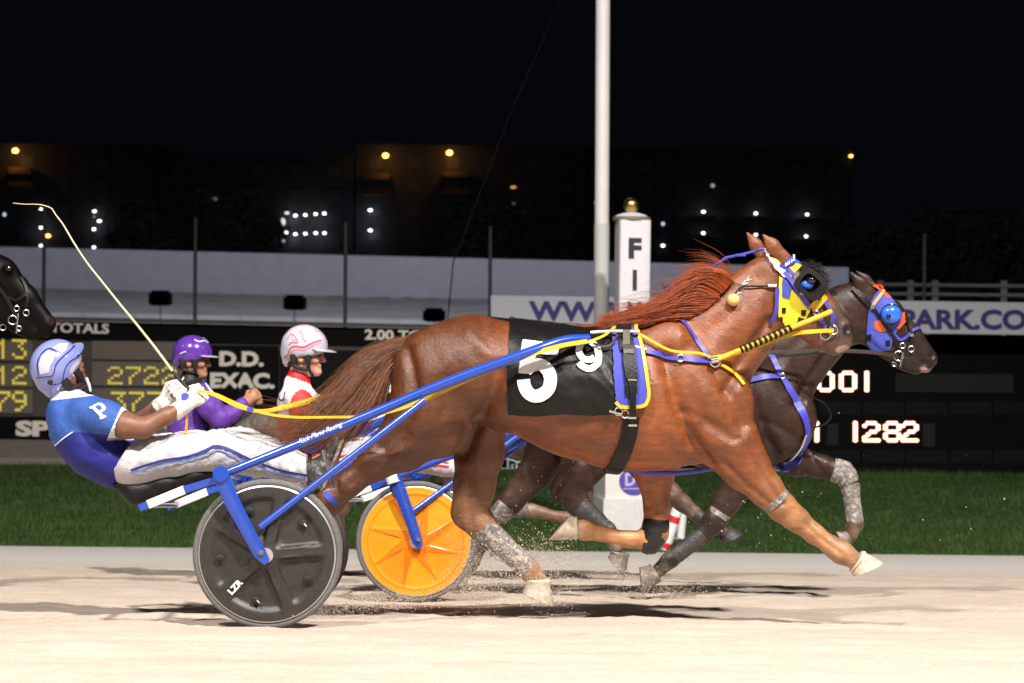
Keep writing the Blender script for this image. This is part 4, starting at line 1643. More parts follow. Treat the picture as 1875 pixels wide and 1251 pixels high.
flow('mane', [[(1545, 545), (1535, 535), (1525, 528), (1519, 524)], [(1530, 560), (1515, 552), (1500, 556), (1490, 566)], [(1500, 580), (1480, 580), (1455, 595), (1430, 615)],
              [(1465, 612), (1445, 615), (1420, 628), (1400, 645)]], 500, 12.4, .002, M['black_hair'], darkh.t, spread=5, dy=.03, seed=9)
flow('tail', [[(940, 665), (880, 680), (820, 730), (790, 800)], [(940, 672), (890, 690), (840, 740), (820, 800)], [(940, 680), (900, 700), (870, 750), (850, 810)]], 500, 12.4, .0025, M['black_hair'], darkh.t, spread=8, dy=.05, seed=10)
flow('tail', [[(755, 700), (710, 715), (670, 750), (645, 800)], [(755, 706), (720, 725), (690, 760), (675, 800)]], 400, 14.3, .0025, M['black_hair'], third.t, spread=8, dy=.05, seed=11)
flow('mane', [[(1240, 600), (1220, 592), (1200, 600), (1180, 615)], [(1200, 622), (1180, 618), (1150, 630), (1130, 645)]], 200, 14.3, .0025, M['black_hair'], third.t, spread=6, dy=.03, seed=12)

# ------------------------------------------------------------------ harness of the chestnut
c, cs = chest.t, chest.s


def P10(x, y, dy=0):
    return P(x, y, 10.1 + dy)


mb = MB()
drape(mb, cs, [(934, 589), (985, 592), (1036, 600), (1072, 605), (1118, 602), (1128, 640), (1134, 690), (1140, 757), (1085, 760), (1030, 757), (985, 760), (931, 756), (930, 700), (932, 640)], .012, .005, 5, mirror=True)
cloth = mb.build('saddle_cloth', M['cloth_black'], c)
# gentle creases in the cloth
me = cloth.data
cv = np.empty(len(me.vertices) * 3)
me.vertices.foreach_get('co', cv)
cv = cv.reshape(-1, 3)
dn = (wav(cv * np.array([1, 0, 1.]), 12, 21) * .005 + (1 - np.abs(wav(cv * np.array([1, 0, 1.]), 26, 22))) * .005)
cv[:, 1] += np.where(cv[:, 1] < 0, -1, 1) * np.maximum(dn, -.004)
me.vertices.foreach_set('co', cv.ravel())
me.update()


def number(nm, drawn):
    m_ = MB()
    for pth, w in drawn:
        strap(m_, cs, pth, w, .027, .002, 8)
    return m_.build(nm, M['number'], cloth, smooth=True)


k = 10.1 / F
mb5 = MB()
drape(mb5, cs, [(957, 629), (1025, 638), (1022, 656), (980, 653), (976, 668), (966, 686), (951, 684), (954, 650)], .027, .002, 5)
strap(mb5, cs, [(962, 679), (974, 672), (988, 671), (1002, 680), (1009, 697), (1003, 714), (987, 724), (970, 719), (961, 707), (959, 695)], 23 * k, .027, .002, 8)
mb5.build('number', M['number'], cloth)
mb9 = MB()
strap(mb9, cs, [(1088, 660), (1078, 664), (1066, 661), (1060, 650), (1062, 640), (1071, 634), (1083, 635), (1092, 642), (1096, 654), (1095, 667), (1088, 676), (1077, 679), (1066, 675), (1060, 668)], 12 * k, .027, .002, 8)
mb9.build('number', M['number'], cloth)
# saddle pad with yellow trim
pad_poly = [(1119, 600), (1168, 602), (1176, 640), (1184, 700), (1186, 728), (1178, 741), (1160, 743), (1132, 741), (1126, 730), (1124, 690)]
mb = MB()
drape(mb, cs, pad_poly, .026, .008, 6, mirror=True)
pad = mb.build('saddle_pad', M['bluepad'], c)
mb = MB()
strap(mb, cs, [(1164, 601), (1170, 625), (1178, 665), (1184, 710), (1184, 732), (1176, 742), (1155, 744), (1134, 743), (1127, 735)], .016, .034, .006, 6, mirror=True)
mb.build('trim', M['yellow'], pad)
# saddle and girth
mb = MB()
strap(mb, cs, [(1140, 596), (1143, 625), (1146, 650)], .07, .036, .012, 6, mirror=True)
strap(mb, cs, [(1147, 645), (1149, 670), (1151, 695)], .062, .04, .02, 6, mirror=True)
strap(mb, cs, [(1150, 690), (1152, 710), (1152, 722)], .058, .038, .012, 6, mirror=True)
strap(mb, cs, [(1151, 690), (1154, 730), (1155, 770)], .03, .052, .006, 6, mirror=True)
sad = mb.build('saddle', M['black'], c)
mb = MB()
strap(mb, cs, [(1155, 765), (1152, 790), (1143, 822), (1128, 852), (1116, 866)], .075, .008, .012, 6, mirror=True)
mb.build('girth', M['black'], c)
mb = MB()
for y in (700, 760, 772):
    mb.box(cs.hit(1153, y, .06)[0], (.04, .006, .009))
mb.box(cs.hit(1144, 634, .065)[0], (.034, .012, .07))
mb.box(cs.hit(1146, 655, .065)[0], (.05, .012, .02))
mb.torus(P10(1131, 607, -.12), .022, .005)
mb.tube([cs.hit(1081, 624, .05)[0], cs.hit(1120, 624, .06)[0], cs.hit(1172, 622, .06)[0]], .009, 8)
mb.torus(cs.hit(1130, 752, .03)[0], .018, .004)
mb.torus(cs.hit(1142, 757, .03)[0], .018, .004)
mb.tube([cs.hit(1116, 750, .035)[0], cs.hit(1136, 756, .035)[0]], .006, 6)
mb.build('buckle', M['steel'], sad)
mb = MB()
strap(mb, cs, [(1085, 640), (1105, 646), (1122, 640), (1132, 625)], .012, .045, .004, 6)
mb.build('tug', M['brown'], sad)
# back strap along the spine, with keeper rings
mb = MB()
pts = [P10(x, y) for x, y in ((1120, 598), (1060, 601), (1000, 592), (930, 586), (880, 580), (830, 592), (790, 610))]
mb.tube(pts, .008, 6, flat=.6)
mb.tube([P10(x, y, .0) for x, y in ((1100, 596), (1030, 592), (940, 582))], .003, 5)
mb.ball(P10(937, 585), .014)
mb.build('back_strap', M['black'], c)
# breast collar
mb = MB()
strap(mb, cs, [(1158, 641), (1185, 646), (1230, 655), (1275, 661), (1312, 664)], .025, .012, .005, 8, mirror=True)
strap(mb, cs, [(1247, 586), (1262, 607), (1280, 632), (1300, 658)], .02, .008, .004, 8, mirror=True)
col_ = mb.build('breast_collar', M['bluestrap'], c)
mb = MB()
strap(mb, cs, [(1312, 664), (1330, 676), (1348, 690), (1360, 706)], .015, .01, .006, 8, mirror=True)
mb.build('breast_trim', M['yellow'], col_)
mb = MB()
mb.torus(cs.hit(1308, 664, .02)[0], .022, .005)
mb.torus(cs.hit(1246, 658, .022)[0], .016, .004)
mb.tube([cs.hit(1160, 641, .03)[0], cs.hit(1182, 646, .03)[0]], .008, 8)
mb.build('ring', M['steel'], col_)
mb = MB()
mb.tube([P10(x, y, -.02) for x, y in ((1130, 858), (1185, 866), (1240, 867), (1285, 862), (1330, 852))], .012, 8, flat=.5)
mb.build('belly_strap', M['bluestrap'], c)

# ---- head gear of the chestnut
hood = [(1397, 480), (1420, 470), (1448, 478), (1472, 484), (1478, 500), (1478, 560), (1497, 560), (1492, 575), (1478, 583), (1455, 578), (1424, 580), (1422, 560), (1426, 510), (1412, 500)]
mb = MB()
drape(mb, cs, [(1426, 506), (1436, 513), (1455, 535), (1480, 560), (1482, 570), (1475, 583), (1455, 578), (1423, 580), (1424, 545)], .008, .004, 4, mirror=True)
drape(mb, cs, [(1431, 577), (1462, 578), (1460, 588), (1450, 594), (1436, 594), (1431, 588)], .010, .006, 4, mirror=True)
drape(mb, cs, [(1437, 503), (1440, 486), (1452, 484), (1466, 490), (1452, 503), (1445, 512)], .012, .004, 4, mirror=True)
drape(mb, cs, [(1412, 468), (1424, 474), (1432, 484), (1424, 482)], .012, .003, 4, mirror=True)
hd = mb.build('hood', M['yellowhood'], c)
mb = MB()
drape(mb, cs, [(1432, 510), (1440, 516), (1450, 528), (1444, 546), (1431, 544), (1430, 525)], .0135, .003, 4, mirror=True)
drape(mb, cs, [(1434, 480), (1450, 468), (1462, 478), (1466, 488), (1454, 486), (1440, 488)], .0135, .003, 4, mirror=True)
drape(mb, cs, [(1426, 485), (1436, 482), (1440, 490), (1436, 500), (1428, 494)], .0135, .003, 4, mirror=True)
mb.build('hood_panel', M['bluehood'], hd)
mb = MB()
for x, y in ((1433, 568), (1471, 572)):
    drape(mb, cs, [(x - 4, y - 5), (x + 4, y - 5), (x + 4, y + 5), (x - 4, y + 5)], .0142, .002, 4)
mb.build('hood_tab', M['black'], hd)
mb = MB()
drape(mb, cs, [(1397, 457), (1408, 463), (1424, 477), (1437, 497), (1440, 512), (1431, 508), (1417, 492), (1407, 474)], .018, .003, 4)
mb.build('ear_tag', M['white'], c)
# blinker: an open cup of stiff leather with a fleece rim
mb = MB()
cc = P10(1481, 518, -.12)
ang = math.radians(-38)
ux, uz = Vector((math.cos(ang), 0, math.sin(ang))), Vector((-math.sin(ang), 0, math.cos(ang)))
ring0, ring1 = [], []
for i in range(24):
    a = i / 24 * 6.2832
    ca, sa = math.cos(a), math.sin(a)
    q = (abs(ca) ** 4 + abs(sa) ** 4) ** -.25
    ring0.append(cc + ux * (ca * q * .058) + uz * (sa * q * .05) + Vector((0, .045, 0)))
    ring1.append(cc + ux * (ca * q * .074 + .012) + uz * (sa * q * .062) + Vector((0, -.015, 0)))
n = 24
Vv = ring0 + ring1 + [cc + (p - cc) * .62 + Vector((0, -.004, 0)) for p in ring1] + [cc + (p - cc) * .55 + Vector((0, .04, 0)) for p in ring0]
Fc = []
for l in range(3):
    for i in range(n):
        j = (i + 1) % n
        Fc.append((l * n + i, l * n + j, (l + 1) * n + j, (l + 1) * n + i))
mb.add(Vv, Fc)
bl_ = mb.build('blinker', M['black_boot'], c)
MB().ball(cc + Vector((-.005, .02, -.008)), (.036, .02, .022)).build('lining', M['cupblue'], bl_)
MB().ball(cc + Vector((.014, .008, .012)), (.026, .02, .02)).build('eye_shade', M['lens'], bl_)
# fleece roll round the front of the blinker
mb = MB()
rollp = [P10(x, y, -.06) for x, y in ((1468, 493), (1484, 490), (1498, 497), (1507, 511), (1505, 529), (1495, 543))]
sp = [Vector(v) for v in spline(rollp, 5)]
mb.tube(sp, [.014 + .003 * math.sin(i * 2.1) for i in range(len(sp))], 12)
fl = mb.build('fleece_roll', M['fleece'], c)
r_ = np.array(sp)[rng.integers(0, len(sp), 500)]
d_ = rng.normal(size=(500, 3)) + np.array([.5, -.2, .3])
d_ /= np.linalg.norm(d_, axis=1, keepdims=True)
hair('fleece_tuft', r_ + d_ * .02, d_, rng.uniform(.012, .03, 500), M['fleece'], fl, n=4, r0=.0016, droop=0, curl=.008)
# bridle straps
mb = MB()
for pth, w in (([(1433, 500), (1450, 520), (1470, 545), (1487, 568), (1494, 578)], .024), ([(1503, 548), (1512, 560), (1520, 574), (1523, 590)], .018),
               ([(1421, 528), (1418, 560), (1412, 590)], .02), ([(1498, 580), (1503, 590), (1510, 600)], .016), ([(1523, 575), (1524, 590), (1524, 602)], .014),
               ([(1428, 484), (1440, 494), (1452, 506)], .018)):
    strap(mb, cs, pth, w, .019, .004, 6, mirror=True)
brd_ = mb.build('bridle', M['bluestrap'], c)
mb = MB()
strap(mb, cs, [(1490, 566), (1498, 556), (1507, 543)], .026, .022, .005, 6, mirror=True)
strap(mb, cs, [(1483, 560), (1488, 555), (1492, 548)], .02, .022, .005, 6)
mb.build('noseband', M['yellow'], brd_)
mb = MB()
for i in range(7):
    x, y = 1437 + i * 2.7, 483 - i * 1.9
    mb.box(cs.hit(x, y, .022)[0], (.006, .007, .016))
mb.build('browband', M['white'], brd_)
mb = MB()
mb.torus(cs.hit(1524, 605, .02)[0], .021, .0045)
mb.torus(cs.hit(1510, 612, .016)[0], .024, .0045)
mb.torus(cs.hit(1493, 572, .028)[0], .012, .004)
mb.box(cs.hit(1466, 538, .03)[0], (.02, .006, .02))
mb.build('bit_ring', M['steel'], brd_)
# overcheck from the poll to the mane
mb = MB()
mb.tube([P10(x, y) for x, y in ((1440, 470), (1420, 462), (1394, 457), (1360, 466), (1330, 472), (1290, 500), (1200, 580), (1130, 602))], .007, 6, flat=.5)
mb.box(P10(1356, 467, -.01), (.05, .012, .012))
oc = mb.build('overcheck', M['bluestrap'], c)
# ear-plug pompom with its cord
mb = MB()
mb.ball(cs.hit(1341, 551, .02)[0], .03, 18, 12)
pp = mb.build('pompom', M['pompom'], c)
mb = MB()
mb.tube([cs.hit(x, y, .012)[0] for x, y in ((1341, 545), (1352, 530), (1362, 525), (1385, 526), (1405, 525), (1422, 525))], .004, 6)
mb.tube([cs.hit(x, y, .012)[0] for x, y in ((1362, 525), (1345, 520), (1325, 513))], .002, 5)
mb.build('cord', M['black'], pp)
mb = MB()
mb.tube([cs.hit(1405, 524, .016)[0], cs.hit(1420, 524, .016)[0]], .007, 8)
for x, y in ((1352, 528), (1357, 519), (1364, 512), (1346, 536)):
    drape_text(mb, cs, 'V', x, y, 9, math.radians(-50), .003, .0, .001)
mb.build('brand_mark', M['white'], c)


# boots
def boot(name, spec, key, i0, i1, Y, grow, m, parent, t0=0., t1=1.):
    ch = spec[key]
    sub = ch[i0:i1 + 1]
    mb = MB()
    pts, rs = [], []
    for a, b in zip(sub[:-1], sub[1:]):
        for t in np.linspace(0, 1, 5):
            pts.append(P(a[0] + (b[0] - a[0]) * t, a[1] + (b[1] - a[1]) * t, Y + a[4]))
            rs.append((a[2] + (b[2] - a[2]) * t) * Y / F + grow)
    n = len(pts)
    i_0, i_1 = int(t0 * (n - 1)), int(round(t1 * (n - 1)))
    pts, rs = pts[i_0:i_1 + 1], rs[i_0:i_1 + 1]
    # drop doubled points
    P2, R2 = [pts[0]], [rs[0] * .93]
    for p, r in zip(pts[1:], rs[1:]):
        if (p - P2[-1]).length > 1e-4:
            P2.append(p)
            R2.append(r + random.uniform(-.001, .001))
    R2[-1] *= .93
    mb.tube(P2, R2, 16, flat=.95)
    return mb.build(name, m, parent)


boot('shin_boot', CH, 'fh', 4, 6, 10.1, .006, M['gray_boot'], c, .0, .95)
KB = dict(ff=[(1202, 950, 22, 1, .12), (1200, 968, 23, 1, .12), (1196, 982, 23, 1, .12), (1189, 994, 21, 1, .12), (1176, 993, 17, 1, .12)])
boot('knee_boot', KB, 'ff', 0, 4, 10.1, .007, M['black_boot'], c, 0, 1)
boot('knee_strap', CH, 'nf2', 3, 4, 10.1, .006, M['gray_boot'], c, .5, .8)
boot('hock_wrap', CH, 'nh2', 3, 5, 10.1, .006, clonemat(M['bluehood'], 'blue_wrap'), c, .42, .6)

# ------------------------------------------------------------------ harness of the dark horse
d, ds = darkh.t, darkh.s


def P12(x, y, dy=0):
    return P(x, y, 12.4 + dy)


mb = MB()
strap(mb, ds, [(1340, 700), (1370, 697), (1400, 691), (1429, 690)], .03, .01, .005, 6, mirror=True)
strap(mb, ds, [(1412, 650), (1420, 668), (1430, 690), (1450, 722), (1466, 752), (1474, 775)], [.03, .034, .042, .05], .012, .006, 6, mirror=True)
strap(mb, ds, [(1474, 775), (1476, 795), (1466, 825), (1448, 848), (1425, 858)], .045, .012, .006, 6, mirror=True)
bc_ = mb.build('breast_collar', M['bluestrap'], d)
mb = MB()
strap(mb, ds, [(1472, 795), (1462, 820), (1440, 842), (1412, 856)], .012, .02, .004, 6)
mb.torus(ds.hit(1430, 690, .02)[0], .014, .004)
mb.build('buckle', M['steel'], bc_)
tag_pts = [P12(x, y, -.1) for x, y in ((1470, 725), (1488, 728), (1510, 740), (1521, 760), (1512, 775), (1490, 784))]
MB().tube([Vector(v) for v in spline(tag_pts, 6)], .006, 6).build('loose_strap', M['black'], bc_)
mb = MB()
drape(mb, ds, [(1590, 563), (1600, 540), (1614, 526), (1629, 545), (1650, 572), (1654, 588), (1645, 600), (1634, 622), (1630, 640), (1600, 642), (1587, 628), (1586, 600)], .007, .004, 4, mirror=True)
drape(mb, ds, [(1594, 636), (1620, 640), (1612, 648), (1598, 646)], .009, .004, 4, mirror=True)
hd2 = mb.build('hood', M['bluehood'], d)
mb = MB()
drape(mb, ds, [(1599, 590), (1610, 586), (1624, 594), (1626, 604), (1612, 608), (1602, 602)], .0125, .002, 4, mirror=True)
drape(mb, ds, [(1596, 526), (1606, 523), (1630, 548), (1622, 548), (1612, 536)], .0125, .002, 4, mirror=True)
drape(mb, ds, [(1646, 578), (1653, 572), (1656, 590), (1645, 603), (1641, 600), (1648, 590)], .0125, .002, 4, mirror=True)
mb.build('hood_panel', M['orangehood'], hd2)
mb = MB()
for x, y in ((1591, 617), (1625, 628)):
    drape(mb, ds, [(x - 4, y - 5), (x + 4, y - 5), (x + 4, y + 5), (x - 4, y + 5)], .013, .002, 4)
mb.build('hood_tab', M['black'], hd2)
mb = MB()
for sgn in (-1, 1):
    mb.ball(P12(1632, 576, sgn * .105), (.062, .035, .056), 24, 14)
cup = mb.build('eye_cup', M['cupblue'], d)
mb = MB()
for sgn in (-1, 1):
    mb.ball(P12(1627, 580, sgn * .137), (.015, .006, .017), 14, 8)
    mb.torus(P12(1632, 576, sgn * .107), .06, .005)
mb.build('eye_hole', M['lens'], cup)
mb = MB()
for pth, w in (([(1560, 530), (1575, 545), (1595, 562), (1610, 580), (1626, 603), (1640, 625), (1648, 645)], .022), ([(1655, 583), (1664, 598), (1668, 615), (1666, 630)], .016),
               ([(1566, 534), (1580, 548), (1592, 560)], .03)):
    strap(mb, ds, pth, w, .016, .004, 6, mirror=True)
br2 = mb.build('bridle', M['black'], d)
mb = MB()
strap(mb, ds, [(1638, 613), (1648, 622), (1660, 616), (1670, 606), (1679, 602)], .016, .014, .004, 6, mirror=True)
mb.build('noseband', M['bluestrap'], br2)
mb = MB()
strap(mb, ds, [(1596, 560), (1604, 549), (1616, 534)], .018, .016, .004, 6, mirror=True)
mb.build('browband', clonemat(M['orangehood'], 'pale_orange_band'), br2)
bpy.data.materials['pale_orange_band'].node_tree.nodes['RGB'].outputs[0].default_value = (.8, .35, .1, 1)
mb = MB()
mb.torus(ds.hit(1651, 632, .02)[0], .015, .0035)
mb.torus(ds.hit(1667, 638, .02)[0], .017, .0035)
mb.torus(ds.hit(1645, 651, .022)[0], .028, .0035)
mb.torus(ds.hit(1639, 664, .022)[0], .012, .003)
mb.tube([ds.hit(1652, 645, .025)[0], P12(1648, 672, -.08)], .007, 8)
mb.box(ds.hit(1595, 561, .024)[0], (.022, .006, .026))
mb.box(ds.hit(1668, 614, .024)[0], (.02, .006, .018))
mb.build('bit_ring', M['steel'], br2)
boot('knee_boot', DK, 'ff', 2, 4, 12.4, .009, M['gray_boot'], d, .3, 1)
boot('shin_boot', DK, 'ff', 4, 6, 12.4, .007, M['gray_boot'], d, .1, .95)
boot('knee_strap', DK, 'nf2', 3, 4, 12.4, .006, M['gray_boot'], d, .55, .85)
boot('shin_boot', DK, 'nf2', 5, 7, 12.4, .007, M['dark_boot'], d, .05, .9)
boot('hock_boot', DK, 'fh', 3, 4, 12.4, .006, M['gray_boot'], d, .3, 1)
boot('shin_boot', DK, 'nh2', 4, 6, 12.4, .005, M['dark_boot'], d, .1, 1)
boot('shin_boot', TH, 'nf2', 6, 8, 14.3, .006, M['dark_boot'], third.t, 0, 1)
boot('bell_boot', TH, 'nf2', 8, 9, 14.3, .03, M['dark_boot'], third.t, 0.2, 1)
boot('shin_boot', TH, 'fh', 4, 6, 14.3, .006, M['dark_boot'], third.t, 0, 1)

# plain tack of the hidden bay horse
mb = MB()
for pth, w in (([(1560, 530), (1575, 545), (1595, 562), (1610, 580), (1626, 603), (1640, 625), (1648, 645)], .022), ([(1655, 583), (1664, 598), (1668, 615), (1666, 630)], .016), ([(1638, 613), (1652, 619), (1670, 606)], .016),
               ([(1596, 560), (1604, 549), (1616, 534)], .018)):
    strap(mb, third.s, [DT(*q) for q in pth], w, .01, .004, 6, mirror=True)
mb.build('bridle', M['black'], third.t)
mb = MB()
strap(mb, third.s, [TT(*q) for q in [(1158, 641), (1185, 646), (1230, 655), (1275, 661), (1312, 664), (1345, 680)]], .03, .01, .005, 6, mirror=True)
strap(mb, third.s, [TT(*q) for q in [(1140, 600), (1146, 650), (1153, 720), (1152, 790), (1128, 852)]], .07, .01, .008, 6, mirror=True)
mb.build('harness_strap', M['black'], third.t)

# bridle of the black horse at the left edge
f4, fs4 = fourth.t, fourth.s


def m4(x, y):
    return D4h(x, y)


mb = MB()
for pth, w in (([(1596, 562), (1610, 580), (1626, 603), (1640, 625), (1648, 645)], .022), ([(1655, 583), (1664, 598), (1668, 615), (1666, 630)], .016), ([(1638, 613), (1652, 619), (1670, 606)], .016)):
    strap(mb, fs4, [m4(*q) for q in pth], w, .012, .004, 6, mirror=True)
br4 = mb.build('bridle', M['black'], f4)
mb = MB()
for (x, y), r in (((1651, 632), .015), ((1667, 638), .017), ((1645, 651), .026), ((1630, 660), .018), ((1655, 664), .014)):
    mb.torus(fs4.hit(*m4(x, y), .016)[0], r, .0035)
a = fs4.hit(*m4(1653, 640), .02)[0]
mb.tube([a, a + Vector((-.01, 0, -.12))], .007, 8)
mb.build('bit_ring', M['steel'], br4)
flow('mane', [[(-75, 470), (-90, 465), (-110, 480), (-130, 510)], [(-110, 500), (-130, 500), (-160, 530), (-190, 570)]], 200, 12.4, .0025, M['black_hair'], f4, spread=6, dy=.03, seed=15)
# ================================================================== SULKIES
RW = .342


def wheel(nm, cxp, cyp, Y, kind, parent, face=-1, R=RW):
    """racing wheel in the XZ plane; face = side that shows the relief"""
    c_ = P(cxp, cyp, Y)
    na, nr = (240, 44) if kind == 'orange' else (120, 26)
    rr = np.linspace(.0, .9, nr)
    V, col = [], []
    for side in (-1, 1):
        for r in rr:
            for k in range(na):
                a = 2 * math.pi * k / na
                dep = .022 + .028 * (1 - r) ** 1.2
                cl = (0, 0, 0)
                if kind == 'dark':
                    best = min(abs((a - math.radians(5 + 72 * i) + math.pi) % (2 * math.pi) - math.pi) for i in range(5))
                    lat = r * math.sin(min(best, 1.57))
                    w1 = 1 / (1 + math.exp(-(lat - .075) / .011))
                    w2 = 1 / (1 + math.exp(-(r - .2) / .02)) * 1 / (1 + math.exp((r - .745) / .014))
                    dep -= .024 * w1 * w2
                    rid = math.exp(-((lat - .06) / .016) ** 2) * w2
                    dep += .009 * rid
                elif kind == 'orange':
                    u = ((a + .25) / (2 * math.pi) * 8) % 1
                    t = abs(2 * u - 1)
                    g = min(1, max(0, (r - .12) / .2)) * min(1, max(0, (.8 - r) / .06))
                    dep += 0.0
                    i8 = math.floor((a + .25) / (2 * math.pi) * 8)
                    a0, a1 = i8 * math.pi / 4 - .25, (i8 + 1) * math.pi / 4 - .25
                    ax_, ay_, bx_, by_ = .2 * math.cos(a0), .2 * math.sin(a0), .83 * math.cos(a1), .83 * math.sin(a1)
                    qx_, qy_ = r * math.cos(a), r * math.sin(a)
                    cr = ((bx_ - ax_) * (qy_ - ay_) - (by_ - ay_) * (qx_ - ax_)) / math.hypot(bx_ - ax_, by_ - ay_)
                    odd = (i8 * 5) % 8 / 8
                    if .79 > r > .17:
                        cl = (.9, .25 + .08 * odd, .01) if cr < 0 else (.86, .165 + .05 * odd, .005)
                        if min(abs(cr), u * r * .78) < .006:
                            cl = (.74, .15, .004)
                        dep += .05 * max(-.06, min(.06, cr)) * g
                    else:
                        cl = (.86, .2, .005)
                    if r > .8:
                        cl = (.85, .3, .01)
                    dep += .004 * math.exp(-((r - .79) / .015) ** 2)
                V.append(c_ + Vector((math.cos(a) * r * R, side * dep, math.sin(a) * r * R)))
                col.append(cl)
    Fc = []
    n1 = na * nr
    for s in (0, 1):
        for i in range(nr - 1):
            for k in range(na):
                f = (s * n1 + i * na + k, s * n1 + i * na + (k + 1) % na, s * n1 + (i + 1) * na + (k + 1) % na, s * n1 + (i + 1) * na + k)
                Fc.append(f if s == 0 else f[::-1])
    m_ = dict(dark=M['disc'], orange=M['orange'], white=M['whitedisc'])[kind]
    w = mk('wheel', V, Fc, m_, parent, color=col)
    MB().torus(c_, R * .955, R * .047, n=72, m=12).build('tyre', M['tyre'], w)
    mb_ = MB()
    prof = [(.905, -.022), (.918, -.019), (.918, .019), (.905, .022), (.894, .0235), (.894, -.0235)]
    V2, F2 = [], []
    for k in range(96):
        a = 2 * math.pi * k / 96
        for r, y in prof:
            V2.append(c_ + Vector((math.cos(a) * r * R, y, math.sin(a) * r * R)))
    for k in range(96):
        for j in range(6):
            F2.append((k * 6 + j, k * 6 + (j + 1) % 6, ((k + 1) % 96) * 6 + (j + 1) % 6, ((k + 1) % 96) * 6 + j))
    mb_.add(V2, F2).build('rim', M['rimm'], w)
    MB().tube([c_ + Vector((0, -.07, 0)), c_ + Vector((0, .07, 0))], [.034, .034], 18).build('hub', M['steel'], w)
    return w, c_


def flatbar(pts, w, th, m, nm, parent, cap0=True):
    """flat sided tube: w in the XZ plane, th along Y"""
    mb_ = MB()
    pts = [Vector(p) for p in pts]
    V, Fc = [], []
    N = len(pts)
    for i, p in enumerate(pts):
        t = (pts[min(i + 1, N - 1)] - pts[max(i - 1, 0)]).normalized()
        u = Vector((-t.z, 0, t.x)).normalized()
        ww = w[i] if hasattr(w, '__len__') else w
        for a, b in ((-1, -.72), (-.8, -1), (.8, -1), (1, -.72), (1, .72), (.8, 1), (-.8, 1), (-1, .72)):
            V.append(p + u * ww / 2 * a + Vector((0, th / 2 * b, 0)))
    for i in range(N - 1):
        for k in range(8):
            Fc.append((i * 8 + k, i * 8 + (k + 1) % 8, i * 8 + 8 + (k + 1) % 8, i * 8 + 8 + k))
    Fc += [tuple(range(8))[::-1], tuple((N - 1) * 8 + k for k in range(8))]
    return mb_.add(V, Fc).build(nm, m, parent)


def sulky(label, Yn, Yf, near, far, shaft, tail, fork, strut, kind, farkind, seat, sx, fshift):
    """near / far: wheel centres; shaft etc. are photo paths at the near plane; the far side is the same frame moved by fshift px and widened"""
    c0 = P(*near, Yn)
    t = thing('sulky', label, 'sulky', (c0.x, (Yn + Yf) / 2, gz((Yn + Yf) / 2)), 'racing sulkies')
    dxy = P(*far, Yf) - P(*near, Yn)
    w1, c1 = wheel('wheel', *near, Yn, kind, t)
    w2, c2 = wheel('wheel', *far, Yf, farkind, t)
    Yo, Yi = Yn - .075, Yn + .1
    off = Vector((dxy.x, 0, dxy.z))
    s = Yn / F
    for side in (0, 1):
        def q(x, y, dy):
            """near side point, or its mirror image across the axle"""
            p = P(x, y, Yn + dy)
            if side:
                p = Vector((p.x + off.x, Yf - dy, p.z + off.z))
            return p
        n_ = len(shaft)
        pts = [q(x, y, .02 + .3 * i / (n_ - 1)) for i, (x, y) in enumerate(shaft)]
        sp = [Vector(v) for v in spline(pts, 6)]
        MB().tube(sp, [(.0195 + .0055 * min(1, i / (len(sp) * .5))) for i in range(len(sp))], 16).build('shaft', M['blue'], t)
        flatbar([q(x, y, .02) for x, y in tail[:2]], .036, .03, M['blue'], 'rear_rail', t)
        rr = flatbar([q(x, y, .021) for x, y in tail[1:3]], .041, .034, M['white'], 'rear_rail_sleeve', t)
        flatbar([q(x, y, .02) for x, y in tail[2:4]], .036, .03, M['blue'], 'rear_rail_tip', t)
        fp_ = [q(x, y, -.075) for x, y in fork]
        fk = flatbar(fp_, [.072, .07, .062, .058, .03], .03, M['blue'], 'fork', t)
        MB().tube([q(*fork[0], -.1), q(*fork[0], .06)], .036, 16).build('fork_head', M['blue'], t)
        MB().tube([q(fork[3][0] + 2, fork[3][1] - 2, -.1), q(fork[3][0] + 2, fork[3][1] - 2, -.06)], .012, 12).build('axle_nut', M['steel'], fk)
        MB().tube([q(strut[0][0], strut[0][1], -.062), q(strut[1][0], strut[1][1], .1)], .0165, 14).build('strut', M['blue'], t)
        # inner fork leg
        fp2 = [q(x, y, .085) for x, y in fork]
        flatbar(fp2, [.06, .06, .056, .05, .03], .025, M['blue'], 'inner_fork', t)
        # stirrup
        a = q(*sx, .32)
        b = a + Vector((.02, -.02 if side == 0 else .02, -.06))
        MB().tube([a + Vector((-.03, 0, .12)), a, b, b + Vector((-.05, 0, -.01))], .01, 8).build('stirrup', M['steel'], t)
    # arch across, and the seat
    a, b = P(fork[0][0], fork[0][1], Yn), P(fork[0][0], fork[0][1], Yn)
    b = Vector((b.x + off.x, Yf, b.z + off.z))
    MB().tube([a, b], .024, 14).build('cross_arch', M['blue'], t)
    a2, b2 = P(*tail[2], Yn + .02), P(*tail[2], Yn)
    b2 = Vector((b2.x + off.x, Yf - .02, b2.z + off.z))
    MB().tube([a2, b2], .016, 12).build('rear_bar', M['blue'], t)
    Ym = (Yn + Yf) / 2
    f = Field(np.array(P(seat[0][0], seat[0][1], Ym)) - np.array([.3, .4, .4]), np.array(P(seat[-1][0], seat[-1][1], Ym)) + np.array([.3, .4, .4]), .012)
    for (x0, y0, r0), (x1, y1, r1) in zip(seat[:-1], seat[1:]):
        for dy in (-.13, 0, .13):
            f.cap(P(x0, y0, Ym + dy), P(x1, y1, Ym + dy), r0 * Ym / F, r1 * Ym / F, k=.05)
    V, Fq = f.mesh()
    mk('seat', V, Fq, M['black'], t)
    return t, w1, c1


